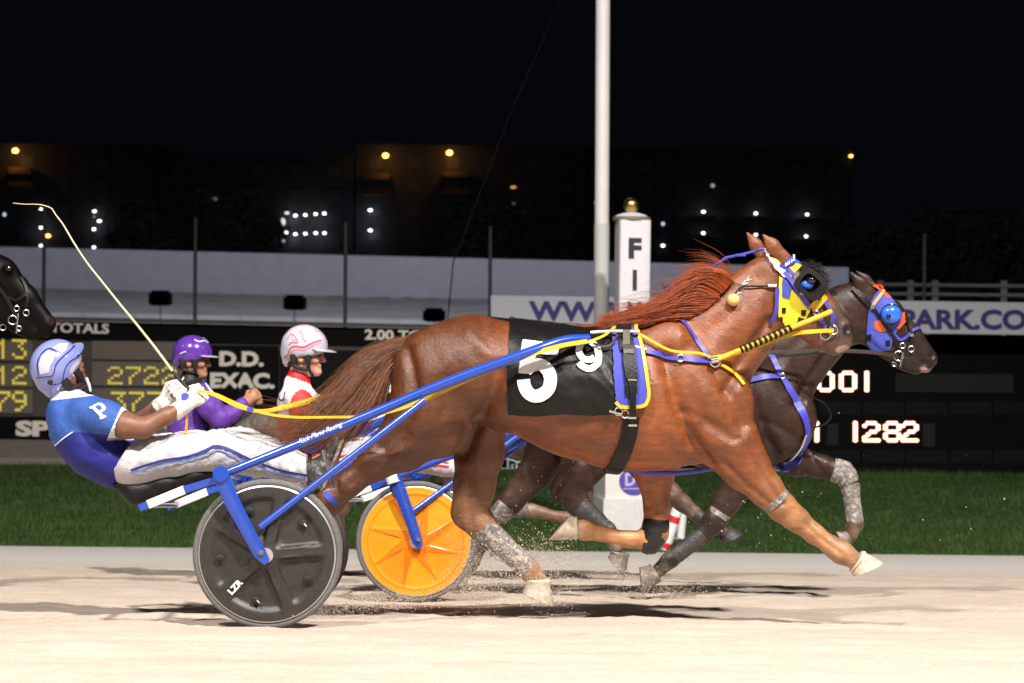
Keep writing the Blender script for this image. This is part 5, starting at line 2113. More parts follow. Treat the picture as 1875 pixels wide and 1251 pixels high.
cf = 590 + (CAM_Z - gz(10.7)) * F / 10.7 - RW * F / 10.7
su1, w1, wc1 = sulky('blue framed sulky with dark five spoke wheel discs, carrying the driver in blue', 9.5, 10.72, (490, 1014), (517, cf),
                     [(400, 872), (560, 808), (700, 750), (800, 708), (909, 667), (990, 638), (1035, 624), (1078, 621)],
                     [(402, 878), (338, 897), (272, 924), (256, 930)],
                     [(404, 868), (424, 916), (448, 962), (476, 1014), (489, 1031)], [(476, 966), (778, 733)], 'dark', 'white',
                     [(215, 888, 10), (250, 902, 20), (300, 888, 18), (350, 874, 16), (420, 858, 12)], (604, 870), 0)
su2, w2, wc2 = sulky('blue framed sulky with bright orange wheel discs, carrying the driver in red and white', 11.8, 13.0, (762, 991), (790, 590 + (CAM_Z - gz(13.0)) * F / 13.0 - RW * F / 13.0),
                     [(720, 876), (830, 833), (1000, 770), (1100, 735), (1200, 720)],
                     [(721, 880), (680, 893), (622, 914), (612, 918)],
                     [(722, 872), (737, 912), (752, 952), (764, 990), (769, 1003)], [(754, 938), (1000, 762)], 'orange', 'orange',
                     [(570, 896, 8), (600, 902, 15), (640, 890, 13), (690, 876, 10)], (850, 862), 0)
su3, w3, wc3 = sulky('hidden sulky of the driver in purple, behind the dark wheel', 13.7, 14.9, (530, 590 + (CAM_Z - gz(13.7)) * F / 13.7 - RW * F / 13.7), (545, 590 + (CAM_Z - gz(14.9)) * F / 14.9 - RW * F / 14.9),
                     [(492, 858), (600, 815), (700, 776), (800, 740), (860, 725)],
                     [(493, 862), (460, 872), (408, 888), (400, 890)],
                     [(494, 852), (506, 886), (518, 918), (529, 948), (533, 958)], [(520, 906), (720, 768)], 'dark', 'dark',
                     [(330, 872, 7), (360, 876, 12), (400, 868, 11), (440, 856, 9)], (610, 850), 0)
# details on the near wheel: lettering, valve holes
mb = MB()
V2, Fc = text2d('LZR', .05, .0, 1.1)
ca, sa = math.cos(math.radians(47)), math.sin(math.radians(47))
A = []
for v in V2:
    x, y = v[0] * 12.5, v[1] * 12.5
    A.append(P(425 + x * ca - y * sa, 1090 - (x * sa + y * ca), 9.5 - .0445))
mb.add(A, Fc)
mb.build('lettering', clonemat(M['white'], 'dull_lettering'), w1, smooth=False)
mb = MB()
for k_ in (41, 113, 185, 257, 329):
    a = math.radians(k_)
    p = wc1 + Vector((math.cos(a) * .63 * RW, -.0245, math.sin(a) * .63 * RW))
    mb.ball(p, (.022, .006, .017), 14, 8)
mb.build('hole', M['dark'], w1)
mb = MB()
for k_ in (41, 257):
    a = math.radians(k_)
    p = wc1 + Vector((math.cos(a) * .63 * RW + .006, -.03, math.sin(a) * .63 * RW))
    mb.tube([p, p + Vector((.012, -.004, -.012))], .004, 8)
mb.build('valve', M['steel'], w1)
MB().tube([P(716, 866, 11.73), P(722, 884, 11.725)], [.042, .04], 12).build('tape', M['white'], su2)
# small script lettering along the near shaft
mb = MB()
V2, Fc = text2d('Rick Plano Racing', .0, .35, .95)
W = V2[:, 0].max()
A = []
for v in V2:
    u = v[0] / W
    x0, y0 = 549 + 80 * u, 815 - 34 * u
    A.append(P(x0 - v[1] * 3.5, y0 - v[1] * 11 + 1, 9.5 + .02 + .3 * .17 - .031))
mb.add(A, Fc)
mb.build('lettering', clonemat(M['white'], 'shaft_lettering'), su1, smooth=False)

# ================================================================== DRIVERS
def frame(pitch, yaw):
    f = Vector((math.cos(pitch) * math.cos(yaw), math.cos(pitch) * math.sin(yaw), math.sin(pitch)))
    lat = Vector((0, 0, 1)).cross(f).normalized()
    up = f.cross(lat)
    return f, lat, up


def head_sdf(f, c, fr, k=1.0):
    fw, la, up = fr
    R = np.array([[fw.x, la.x, up.x], [fw.y, la.y, up.y], [fw.z, la.z, up.z]])

    def q(a, b, d):
        return c + fw * a * k + la * b * k + up * d * k
    f.ell(q(0, 0, .035), (.098 * k, .076 * k, .098 * k), .02, R)
    f.cap(q(.04, 0, -.015), q(.05, 0, -.08), .056 * k, .04 * k, k=.03)
    f.cap(q(-.01, -.02, -.07), q(.075, 0, -.103), .035 * k, .019 * k, k=.025)
    f.cap(q(-.01, .02, -.07), q(.075, 0, -.103), .035 * k, .019 * k, k=.025)
    f.cap(q(.085, -.035, .018), q(.085, .035, .018), .014 * k, .014 * k, k=.015)      # brow
    for s in (-1, 1):
        f.ell(q(.098, s * .031, -.004), (.013, .014, .011), .012, sub=True)
        f.ell(q(.084, s * .031, -.004), (.0125, .0125, .0125), .004)
        f.ell(q(.066, s * .043, -.032), (.026, .018, .02), .02)                         # cheek
        f.ell(q(-.012, s * .076, -.02), (.026, .011, .034), .008, R)                    # ear
        f.ell(q(.0, s * .086, -.015), (.012, .008, .016), .006, R, sub=True)
    f.cap(q(.094, 0, .006), q(.117, 0, -.033), .0085 * k, .0125 * k, k=.012)            # nose
    f.cap(q(.103, -.011, -.038), q(.103, .011, -.038), .0085 * k, .0085 * k, k=.008)
    f.cap(q(.092, -.02, -.062), q(.092, .02, -.062), .0085, .0085, k=.006)              # lips
    f.cap(q(.090, -.018, -.074), q(.090, .018, -.074), .0085, .0085, k=.006)
    f.cap(q(.105, -.024, -.068), q(.105, .024, -.068), .0025, .0025, k=.003, sub=True)
    f.ell(q(.084, 0, -.103), (.02, .022, .018), .015)                                   # chin
    return q


def helmet(parent, c, fr, m, h=.0045, visor_m=None, vis=(.062, -.05, .012), k=1.0):
    fw, la, up = fr
    R = np.array([[fw.x, la.x, up.x], [fw.y, la.y, up.y], [fw.z, la.z, up.z]])

    def q(a, b, d):
        return c + fw * a * k + la * b * k + up * d * k
    f = Field(np.array(c) - .2, np.array(c) + .24, h)
    f.ell(q(-.008, 0, .045), (.134 * k, .112 * k, .122 * k), .01, R)
    f.cap(q(-.085, 0, -.02), q(-.09, 0, -.05), .05, .038, k=.05)
    f.cap(q(.17, -.14, -.075), q(.17, .14, -.075), .115, .115, k=.012, sub=True)
    f.cap(q(.075, -.14, -.09), q(.075, .14, -.09), .09, .09, k=.012, sub=True)
    f.cap(q(.01, -.14, -.07), q(.01, .14, -.07), .058, .058, k=.02, sub=True)
    f.ell(q(-.006, 0, .03), (.112 * k, .092 * k, .1 * k), .006, R, sub=True)
    f.cap(q(-.02, 0, 0), q(-.02, 0, -.2), .085, .075, k=.006, sub=True)
    f.halfspace(q(-.1, 0, -.083), -up)
    V, Fq = f.mesh()
    o = mk('helmet', V, Fq, m, parent)
    s = Surf(V, Fq, c.y)
    # visor
    L, droop, vz = vis
    V2 = []
    na = 16
    for i in range(na + 1):
        a = math.radians(-68 + 136 * i / na)
        b0 = q(.122 * math.cos(a), .108 * math.sin(a), vz + .02)
        ext = math.cos(a) ** .6 if math.cos(a) > 0 else 0
        for (e, dz) in ((0, 0), (.5, droop * .25), (1, droop)):
            p = b0 + fw * L * e * ext + up * dz * ext
            V2 += [p + up * .003, p - up * .003]
    Fc = []
    for i in range(na):
        for j in range(2):
            a, b = i * 6 + j * 2, (i + 1) * 6 + j * 2
            Fc += [(a, a + 2, b + 2, b), (a + 1, b + 1, b + 3, a + 3)]
        Fc += [(i * 6 + 4, i * 6 + 5, (i + 1) * 6 + 5, (i + 1) * 6 + 4)]
    MB().add(V2, Fc).build('visor', visor_m or m, o)
    # chin strap and ear pads
    mb_ = MB()
    for sg in (-1, 1):
        mb_.tube([q(.01, sg * .09, .0), q(.03, sg * .085, -.05), q(.045, sg * .065, -.1), q(.055, 0, -.128)], .009, 8, flat=.5)
    mb_.build('chin_strap', M['dark'], o)
    mb_ = MB()
    for sg in (-1, 1):
        mb_.tube([q(-.055, sg * .082, -.005), q(-.05, sg * .082, -.04), q(-.055, sg * .075, -.075)], [.022, .022, .014], 10)
        mb_.tube([q(.03, sg * .083, .0), q(.035, sg * .08, -.055), q(.035, sg * .068, -.09)], [.016, .015, .01], 10)
        mb_.tube([q(-.05, sg * .079, -.07), q(.0, sg * .074, -.085), (q(.035, sg * .068, -.09))], [.014, .012, .01], 10)
    mb_.build('ear_pad', M['dark'], o)
    return o, s, q


def hand_sdf(f, c, fw, up, n, k=1.0):
    """closed hand: fw along the forearm, up towards the thumb, n towards the palm side"""
    def q(a, b, d):
        return c + fw * a * k + up * b * k + n * d * k
    f.cap(q(-.035, .012, 0), q(.028, .022, -.004), .017 * k, .015 * k, k=.02)
    f.cap(q(-.035, -.012, 0), q(.024, -.022, -.002), .017 * k, .015 * k, k=.02)
    f.cap(q(-.03, 0, .004), q(.024, 0, -.004), .019 * k, .016 * k, k=.02)
    for j, (b, L) in enumerate(((.032, .95), (.011, 1.05), (-.011, 1.0), (-.031, .85))):
        a0 = q(.03, b, -.002)
        a1 = q(.03 + .03 * L, b * .95, .014)
        a2 = q(.03 + .026 * L, b * .92, .042)
        a3 = q(.008, b * .9, .05)
        r = .0105 * k
        f.cap(a0, a1, r * 1.08, r, k=.004)
        f.cap(a1, a2, r, r * .95, k=.004)
        f.cap(a2, a3, r * .95, r * .85, k=.004)
    f.cap(q(-.025, .028, .012), q(.012, .048, .026), .0135 * k, .012 * k, k=.01)
    f.cap(q(.012, .048, .026), q(.042, .04, .042), .0115 * k, .0095 * k, k=.004)


def limb(f, pts, k=.02, g=0.):
    for a, b in zip(pts[:-1], pts[1:]):
        f.cap(a[0], b[0], a[1] + g, b[1] + g, k=k)


class Driver:
    pass


def driver(label, Y, sp, skin, shirt_m, shirt_col, pants_m, shoe_m, glove_m=None, hv=.007):
    s = Y / F
    g = lambda x, y, dy=0: P(x, y, Y + dy)
    base = g(*sp['pelvis'][:2])
    t = thing('person', label, 'person', base)
    hc = g(*sp['head'])
    fr = frame(*sp['face'])
    L = lambda chain: [(g(x, y, dy), r * s) for x, y, r, dy in chain]
    allp = np.array([p for k_ in ('arm_n', 'arm_f', 'leg_n', 'leg_f') for p, r in L(sp[k_])] + [hc, g(*sp['foot_n'][1]), g(*sp['foot_f'][1])])
    lo, hi = allp.min(0) - .2, allp.max(0) + .2
    f = Field(lo, hi, hv)
    for a, b in zip(sp['torso'][:-1], sp['torso'][1:]):
        f.cap(g(a[0], a[1]), g(b[0], b[1]), a[2] * s - .028, b[2] * s - .028, sp['tk'], sp['tk'], k=.05)
    for kx in ('arm_n', 'arm_f'):
        limb(f, L(sp[kx]), .02, -.002)
    for kx in ('leg_n', 'leg_f'):
        limb(f, L(sp[kx]), .03, -.022)
    for kx in ('foot_n', 'foot_f'):
        an, heel, toe, dy = sp[kx]
        f.cap(g(*an, dy), g(*heel, dy), .035, .025, k=.02)
        f.cap(g(*heel, dy), g(*toe, dy), .028, .02, k=.02)
    head_sdf(f, hc, fr)
    nk = g(*sp['neck'])
    f.cap(hc - fr[0] * .02 - fr[2] * .05, nk, .056, .062, k=.03)
    hands = []
    for kx in ('arm_n', 'arm_f'):
        ch = L(sp[kx])
        a, b = ch[-2][0], ch[-1][0]
        fw = (b - a).normalized()
        if kx + '_hand' in sp:
            ax, ay = sp[kx + '_hand']
            fw = Vector((math.cos(ax), 0.05, math.sin(ax))).normalized()
        nn = Vector((0, 1 if kx == 'arm_n' else -1, 0))
        nn = (nn - fw * nn.dot(fw)).normalized()
        up = fw.cross(nn) * (1 if kx == 'arm_n' else -1)
        if up.z < 0:
            up = -up
        hcn = b + fw * .05
        hands.append((hcn, fw, up, nn))
        hand_sdf(f, hcn, fw, up, nn, 1.05)
        f.cap(b, hcn - fw * .03, ch[-1][1], .024, k=.02)
    V, Fq = f.mesh()
    D = Driver()
    D.t, D.hc, D.fr, D.g, D.s = t, hc, fr, g, s
    D.body = mk('body', V, Fq, skin, t)
    D.surf = Surf(V, Fq, Y)
    D.hands = hands
    # eyes
    fw, la, up = fr
    mb_ = MB()
    for sg in (-1, 1):
        mb_.ball(hc + fw * .0925 + la * sg * .031 - up * .004, .006, 10, 6)
    mb_.build('eyes', M['lens'], t)
    # jersey
    f = Field(lo, hi, hv)
    for a, b in zip(sp['torso'][:-1], sp['torso'][1:]):
        f.cap(g(a[0], a[1]), g(b[0], b[1]), a[2] * s, b[2] * s, sp['tk'], sp['tk'], k=.05)
    for kx in ('arm_n', 'arm_f'):
        ch = L(sp[kx])[:sp['sleeve'] + 1]
        limb(f, ch, .03, .007)
        if len(ch) >= 2 and sp.get('cut', True):
            a, b = ch[-2][0], ch[-1][0]
            dirn = (b - a).normalized()
            # open end of the sleeve
            f.cap(b + dirn * .012, b + dirn * .09, ch[-1][1] + .016, ch[-1][1] + .02, k=.004, sub=True)
            f.cap(b - dirn * .05, b + dirn * .06, ch[-1][1] + .001, ch[-1][1] + .001, k=.004, sub=True)
    f.cap(nk + (nk - hc).normalized() * .035, nk + (hc - nk).normalized() * .012, .078, .068, k=.03)
    f.cap(nk, nk + (hc - nk).normalized() * .12, .06, .06, k=.004, sub=True)
    V, Fq = f.mesh()
    dn = wav(V * np.array([1, .6, 1]), 40, 31) * .003 + (1 - np.abs(wav(V * np.array([1.3, .4, .8]), 75, 32))) * .0035 * np.clip(wav(V, 9, 33) + .5, .1, 1)
    V = V + np.stack([0 * dn, np.where(V[:, 1] < Y, -1, 1) * (dn + .001), dn * .6], 1)
    x, y = px_of(V)
    D.shirt = mk('jersey', V, Fq, shirt_m, t, color=shirt_col(x, y, V))
    D.ss = Surf(V, Fq, Y)
    # trousers
    f = Field(lo, hi, hv)
    a = sp['pelvis']
    f.cap(g(a[0], a[1], -.08), g(a[0], a[1], .08), a[2] * s + .004, a[2] * s + .004, k=.04)
    for kx in ('leg_n', 'leg_f'):
        limb(f, L(sp[kx]), .03, .004)
    if 'waist_cut' in sp:
        (x0, y0), (x1, y1) = sp['waist_cut']
        p0, p1 = g(x0, y0), g(x1, y1)
        d_ = (p1 - p0).normalized()
        f.halfspace(p0, Vector((d_.z, 0, -d_.x)) * sp.get('wsign', 1))
    if 'cuff' in sp:
        f.halfspace(g(*sp['cuff']), (1, 0, .05))
    V, Fq = f.mesh()
    fo = wav(V * np.array([1.0, .5, .8]), 7, 43)
    dn = (wav(V * np.array([1.2, .5, .5]), 40, 41) * .003 + (.55 - np.abs(wav(V * np.array([1.5, .4, .9]), 60, 42))) * .0052) * (.7 + .6 * np.abs(fo))
    V = V + np.stack([0 * dn, np.where(V[:, 1] < Y, -1, 1) * dn, dn * .7], 1)
    D.pants = mk('trousers', V, Fq, pants_m, t)
    D.ps = Surf(V, Fq, Y)
    # shoes
    for kx in ('foot_n', 'foot_f'):
        an, heel, toe, dy = sp[kx]
        A, Hh, T = g(*an, dy), g(*heel, dy), g(*toe, dy)
        f = Field(np.minimum(np.minimum(A, Hh), T) - np.array([.1] * 3), np.maximum(np.maximum(A, Hh), T) + np.array([.1] * 3), .006)
        ax = (T - Hh).normalized()
        nrm = (A - Hh - ax * (A - Hh).dot(ax)).normalized()
        f.cap(A, A + (Hh - A) * .6, .052, .046, k=.02)
        f.cap(Hh + nrm * .03, Hh + nrm * .035 + ax * .09, .037, .04, k=.03)
        f.cap(Hh + nrm * .035 + ax * .08, T + nrm * .02, .042, .026, 1, 1.25, k=.03)
        f.halfspace(Hh - nrm * .002, -nrm)
        V, Fq = f.mesh()
        o = mk('shoe', V, Fq, shoe_m, t)
        mb_ = MB()
        V2 = []
        for tt, w_ in ((-.035, .025), (-.02, .034), (.05, .034), (.1, .036), (.17, .045), ((T - Hh).length - .005, .04), ((T - Hh).length + .022, .022)):
            for yv in (-1, 1):
                for zz in (0, -.014):
                    V2.append(Hh + ax * tt + Vector((0, yv * w_, 0)) + nrm * (zz - .001))
        Fc = []
        for i in range(6):
            a4 = i * 4
            Fc += [(a4, a4 + 2, a4 + 6, a4 + 4), (a4 + 1, a4 + 5, a4 + 7, a4 + 3), (a4, a4 + 4, a4 + 5, a4 + 1), (a4 + 2, a4 + 3, a4 + 7, a4 + 6)]
        Fc += [(0, 1, 3, 2), (24, 26, 27, 25)]
        mb_.add(V2, Fc).build('sole', M['gray_boot'], o, smooth=False)
    # gloves
    if glove_m:
        for (hcn, fw, up, nn), kx in zip(hands, ('arm_n', 'arm_f')):
            f = Field(np.array(hcn) - .15, np.array(hcn) + .15, .005)
            hand_sdf(f, hcn, fw, up, nn, 1.17)
            f.cap(hcn - fw * .09, hcn - fw * .03, .043, .036, k=.02)
            f.cap(hcn - fw * .2, hcn - fw * .085, .036, .034, k=.004, sub=True)
            V, Fq = f.mesh()
            o = mk('glove', V, Fq, glove_m, t)
            if kx == 'arm_n':
                D.gl, D.gs = o, Surf(V, Fq, Y - .2)
    return D


# ---------------------------------------------------------------- the driver in blue
LB, DB, WH = S(44, 82, 158), S(19, 25, 120), (.6, .6, .66)


def col_blue(x, y, V):
    c_ = np.tile(np.array(LB), (len(x), 1))
    yl = np.interp(x, [60, 101, 133, 200, 260], [818, 815, 791, 797, 800])
    c_[y > yl] = DB
    # sleeve cuff: beyond the line across the upper arm
    dd = (x - 221) * (798 - 750) - (y - 750) * (199 - 221)
    cuff = (dd > 0) & (y < 806) & (x < 245)
    c_[cuff] = WH
    c_[(y < 734 - (x - 90) * .12) & (x < 172) & (x > 80)] = WH
    return c_


n1 = dict(pelvis=(240, 844, 46), head=(113, 682), face=(math.radians(34), math.radians(46)), neck=(122, 727), tk=1.45,
          torso=[(128, 755, 38), (138, 768, 47), (152, 795, 50), (178, 822, 51), (215, 845, 46), (236, 849, 42)],
          arm_n=[(160, 757, 32, -.14), (196, 768, 29, -.2), (232, 780, 23.5, -.22), (263, 784, 19, -.22), (305, 762, 15.5, -.2), (334, 745, 11, -.17)],
          arm_f=[(155, 757, 30, .15), (196, 766, 27, .21), (230, 775, 22, .22), (250, 776, 18, .2), (280, 754, 15, .14), (303, 736, 11, .06)],
          arm_n_hand=(math.radians(38), 0), arm_f_hand=(math.radians(40), 0),
          leg_n=[(252, 846, 44, -.1), (330, 834, 37, -.11), (400, 827, 34, -.11), (470, 839, 31, -.1), (530, 852, 27, -.1), (566, 861, 24, -.1)],
          leg_f=[(256, 842, 44, .1), (350, 826, 35, .11), (440, 815, 31, .11), (520, 838, 27, .1), (570, 858, 23, .1)],
          foot_n=((574, 862), (588, 895), (622, 812), -.1), foot_f=((580, 858), (594, 890), (628, 800), .1), sleeve=2, waist_cut=((196, 892), (262, 796)), wsign=-1, cuff=(567, 860))
dr1 = driver('person in blue jersey and white trousers leaning back in the nearest sulky, holding a whip', 10.1, n1, M['skin_tan'], M['shirt_blue'], col_blue, M['pants'], M['shoe'], M['glove'], hv=.006)
hm, hs_, hq = helmet(dr1.t, dr1.hc + dr1.fr[2] * .005, dr1.fr, M['helmet_blue'], vis=(.045, .004, .03), k=1.0)
mb = MB()
drape(mb, hs_, [(73, 686), (71, 668), (76, 652), (88, 642), (101, 646), (97, 662), (91, 672), (90, 682)], .001, .001, 4)
drape(mb, hs_, [(96, 637), (110, 629), (125, 629), (122, 640), (110, 651), (100, 642)], .001, .001, 4)
mb.build('helmet_panel', M['helmet_white'], hm)
mb = MB()
strap(mb, hs_, [(156, 646), (154, 656), (142, 664), (132, 676), (129, 692), (126, 704), (104, 711)], .022, .001, .001, 6)
mb.build('helmet_edge', M['helmet_white'], hm)
mb = MB()
strap(mb, hs_, [(67, 692), (82, 690), (97, 687), (102, 668), (113, 655), (128, 642), (136, 633)], .005, .0025, .001, 6)
strap(mb, hs_, [(71, 687), (69, 667), (75, 650), (88, 639), (99, 641), (111, 647)], .006, .0025, .001, 6)
strap(mb, hs_, [(90, 704), (112, 701), (118, 677), (128, 662), (144, 652), (150, 638)], .005, .0025, .001, 6)
mb.build('helmet_line', M['helmet_navy'], hm)
mb = MB()
mb.tube([P(158, 692, 10.0), P(163, 704, 9.99), P(166, 717, 9.99)], [.006, .008, .005], 10, flat=.5)
mb.build('chin_cup', M['helmet_white'], hm)
mb = MB()
mb.ball(hs_.hit(92, 699, .002)[0], (.014, .006, .014), 14, 8)
mb.build('vent', M['dark'], hm)
mb = MB()
strap(mb, dr1.ss, [(101, 816), (116, 803), (133, 791)], .005, .002, .002, 6)
strap(mb, dr1.ss, [(221, 750), (212, 772), (200, 797)], .005, .002, .001, 6)
mb.build('piping', M['white'], dr1.shirt)
MBP = MB()
LT = [((0, 0), (.42, 0), (.42, .14), (.33, .14), (.33, .4), (.62, .4), (.8, .5), (.86, .7), (.8, .9), (.62, 1), (0, 1), (0, .86), (.1, .86), (.1, .14), (0, .14))]


def place2(u, v):
    o_ = np.array([190., 766.])          # foot of the stem
    up_ = np.array([-21., -22.]) * 1.0    # towards the top of the letter
    rt_ = np.array([24., -12.])           # towards the right of the letter
    q_ = o_ + up_ * v + rt_ * (u - .2)
    return tuple(q_)


drape(MBP, dr1.ss, [place2(u, v) for u, v in LT[0]], .002, .002, 4)
MBP.build('letter', M['white'], dr1.shirt)
mb = MB()
drape(mb, dr1.ss, [place2(u, v) for u, v in ((.33, .54), (.56, .54), (.64, .7), (.56, .86), (.33, .86))], .0055, .001, 4)
mb.build('letter_eye', clonemat(M['bluepad'], 'jersey_blue'), dr1.shirt)
bpy.data.materials['jersey_blue'].node_tree.nodes['RGB'].outputs[0].default_value = (*LB, 1)
mb = MB()
strap(mb, dr1.ps, [(240, 861), (262, 853), (300, 843), (345, 836), (380, 824), (397, 817), (425, 826), (470, 846), (520, 862), (560, 870)], .012, .007, .002, 6)
mb.build('navy_stripe', M['navyline'], dr1.pants)
mb = MB()
strap(mb, dr1.ps, [(240, 868), (262, 860), (300, 850), (345, 842), (380, 831), (397, 824), (425, 833), (470, 854), (520, 869), (560, 877)], .007, .007, .002, 6)
mb.build('pale_stripe', M['blueline'], dr1.pants)
mb = MB()
drape(mb, dr1.gs, [(333, 723), (337, 720), (346, 722), (346, 728), (341, 733), (333, 733)], .002, .0015, 3)
mb.build('glove_badge', clonemat(M['bluepad'], 'glove_blue'), dr1.gl)

# ---------------------------------------------------------------- the driver in red and white
RED_, WHT = (.6, .025, .02), (.76, .74, .78)


def col_red(x, y, V):
    c_ = np.tile(np.array(WHT), (len(x), 1))
    sl = ((x - 553) / 24) ** 2 + ((y - 752) / 39) ** 2 < 1
    c_[sl | ((x > 545) & (y > 760))] = RED_
    c_[(y < 690 + (x - 530) * .35) & (x < 572)] = RED_
    c_[(y > 765) & (x > 505)] = RED_
    return c_


n2 = dict(pelvis=(575, 850, 38), head=(559, 648), face=(math.radians(-3), math.radians(-4)), neck=(547, 692), tk=1.4,
          torso=[(546, 738, 38), (553, 775, 38), (563, 815, 38), (574, 845, 36)],
          arm_n=[(545, 728, 22, -.17), (556, 756, 21, -.21), (575, 790, 17, -.2), (600, 803, 15, -.18), (650, 790, 13, -.13), (696, 769, 9.5, -.1)],
          arm_f=[(550, 726, 22, .17), (575, 745, 20, .2), (610, 752, 16, .2), (640, 738, 15, .17), (672, 724, 12.5, .13), (700, 712, 9.5, .1)],
          leg_n=[(580, 852, 34, -.1), (640, 838, 29, -.11), (695, 828, 26, -.11), (760, 842, 22, -.1), (810, 852, 18, -.1), (846, 858, 16, -.1)],
          leg_f=[(580, 848, 34, .1), (650, 832, 28, .11), (705, 822, 24, .11), (780, 838, 20, .1), (850, 852, 16, .1)],
          foot_n=((852, 860), (862, 886), (892, 815), -.1), foot_f=((856, 856), (866, 884), (896, 812), .1), sleeve=2, waist_cut=((545, 870), (605, 825)), wsign=-1, cuff=(838, 850))
dr2 = driver('person in red and white jersey and white helmet, driving the orange wheeled sulky', 12.4, n2, M['skin'], M['shirt_red'], col_red, M['pants'], M['shoe'], M['glove'], hv=.007)
hm, hs_, hq = helmet(dr2.t, dr2.hc, dr2.fr, M['helmet_white'], vis=(.06, -.012, .012), k=1.04)
mb = MB()
strap(mb, hs_, [(521, 655), (527, 650), (532, 638), (541, 634), (556, 636), (575, 627), (600, 620)], .007, .0015, .001, 6)
strap(mb, hs_, [(524, 612), (532, 601), (545, 595), (560, 592), (572, 594)], .01, .0015, .001, 6)
strap(mb, hs_, [(526, 622), (533, 612), (541, 618), (545, 628), (535, 627), (529, 632)], .004, .0015, .001, 6)
strap(mb, hs_, [(548, 606), (556, 616), (552, 617), (560, 626)], .004, .0015, .001, 4)
strap(mb, hs_, [(574, 598), (580, 608), (586, 606), (590, 614)], .004, .0015, .001, 4)
mb.build('helmet_line', M['helmet_red'], hm)
mb = MB()
strap(mb, hs_, [(523, 659), (530, 652), (535, 643), (542, 639), (556, 641), (575, 632), (599, 625)], .01, .0008, .001, 6)
strap(mb, hs_, [(538, 612), (534, 618), (538, 624), (544, 620)], .004, .0015, .001, 4)
mb.build('helmet_band', M['helmet_pink'], hm)
fw, la, up = dr2.fr
gl = MB()
for sg in (-1, 1):
    gl.ball(dr2.hc + fw * .094 + la * sg * .034 - up * .002, (.012, .026, .015), 12, 8)
    gl.tube([dr2.hc + fw * .09 + la * sg * .056, dr2.hc + fw * .05 + la * sg * .076, dr2.hc - fw * .0 + la * sg * .082], .005, 6)
gl.tube([dr2.hc + fw * .102 - la * .02, dr2.hc + fw * .102 + la * .02], .004, 6)
gl.build('sunglasses', M['lens'], dr2.t)
mb = MB()
strap(mb, dr2.ss, [(511, 717), (511, 728), (514, 733), (520, 731), (522, 718)], .011, .002, .002, 6)
mb.build('letter', clonemat(M['bluepad'], 'purple_letter'), dr2.shirt)
bpy.data.materials['purple_letter'].node_tree.nodes['RGB'].outputs[0].default_value = (.12, .02, .16, 1)
mb = MB()
strap(mb, dr2.ps, [(572, 858), (620, 846), (680, 838), (700, 836), (760, 848), (800, 852), (838, 857)], .012, .003, .002, 6)
mb.build('red_stripe', M['redline'], dr2.pants)
mb = MB()
strap(mb, dr2.ps, [(574, 848), (620, 836), (680, 828), (700, 826), (760, 840), (800, 845), (838, 850)], .008, .003, .002, 6)
mb.build('pink_stripe', clonemat(M['redline'], 'pale_red_piping'), dr2.pants)

# ---------------------------------------------------------------- the driver in purple
PU, BK = S(92, 50, 150), (.01, .01, .012)


def col_purple(x, y, V):
    c_ = np.tile(np.array(PU), (len(x), 1))
    c_[(y < 716 - (x - 330) * .35) & (x < 372)] = BK
    c_[(y < 690)] = BK
    return c_


n3 = dict(pelvis=(352, 838, 32), head=(354, 658), face=(math.radians(-3), math.radians(-4)), neck=(350, 690), tk=1.4,
          torso=[(347, 728, 34), (344, 760, 36), (346, 795, 36), (352, 830, 34)],
          arm_n=[(362, 718, 21, -.17), (386, 748, 20, -.22), (404, 768, 17, -.22), (424, 758, 13.5, -.19), (444, 741, 11, -.16), (452, 735, 9, -.14)],
          arm_f=[(352, 716, 20, .17), (380, 744, 18, .22), (402, 764, 14, .2), (425, 756, 12, .16), (445, 742, 9, .12), (455, 738, 8, .1)],
          leg_n=[(355, 838, 30, -.1), (420, 806, 27, -.11), (480, 778, 24, -.11), (530, 800, 20, -.1), (575, 826, 16, -.1)],
          leg_f=[(355, 836, 30, .1), (425, 802, 26, .11), (490, 775, 23, .11), (540, 800, 19, .1), (580, 824, 15, .1)],
          foot_n=((580, 830), (590, 852), (615, 795), -.1), foot_f=((584, 828), (594, 850), (618, 793), .1), sleeve=4, cut=False)
dr3 = driver('person in purple jersey and purple helmet with glasses, farthest of the drivers', 14.3, n3, M['skin_brown'], M['shirt_purple'], col_purple, M['pants_dark'], M['shoe'], None, hv=.008)
hm, hs_, hq = helmet(dr3.t, dr3.hc, dr3.fr, M['helmet_purple'], visor_m=clonemat(M['helmet_white'], 'grey_visor'), vis=(.06, -.006, .012))
mb = MB()
strap(mb, hs_, [(356, 622), (364, 626), (374, 624), (380, 628)], .008, .0015, .001, 5)
strap(mb, hs_, [(372, 616), (378, 622), (384, 626)], .007, .0015, .001, 5)
strap(mb, hs_, [(330, 648), (336, 645), (341, 644)], .006, .0015, .001, 5)
mb.build('helmet_mark', M['white'], hm)
fw, la, up = dr3.fr
gl = MB()
for sg in (-1, 1):
    gl.torus(dr3.hc + fw * .104 + la * sg * .032 - up * .004, .02, .0025, axis=fw, n=18, m=6)
    gl.tube([dr3.hc + fw * .1 + la * sg * .054, dr3.hc + fw * .05 + la * sg * .078, dr3.hc + la * sg * .083], .003, 6)
gl.tube([dr3.hc + fw * .106 - la * .012, dr3.hc + fw * .106 + la * .012], .0025, 6)
gl.build('spectacles', M['lens'], dr3.t)
gl = MB()
gl.ball(dr3.hc + fw * .088 - up * .104, (.02, .022, .02), 12, 8)
gl.ball(dr3.hc + fw * .1 - up * .054, (.008, .02, .006), 12, 8)
gl.build('beard', M['goatee'], dr3.t)
mb = MB()
strap(mb, dr3.ss, [(329, 690), (325, 698)], .012, .002, .002, 4)
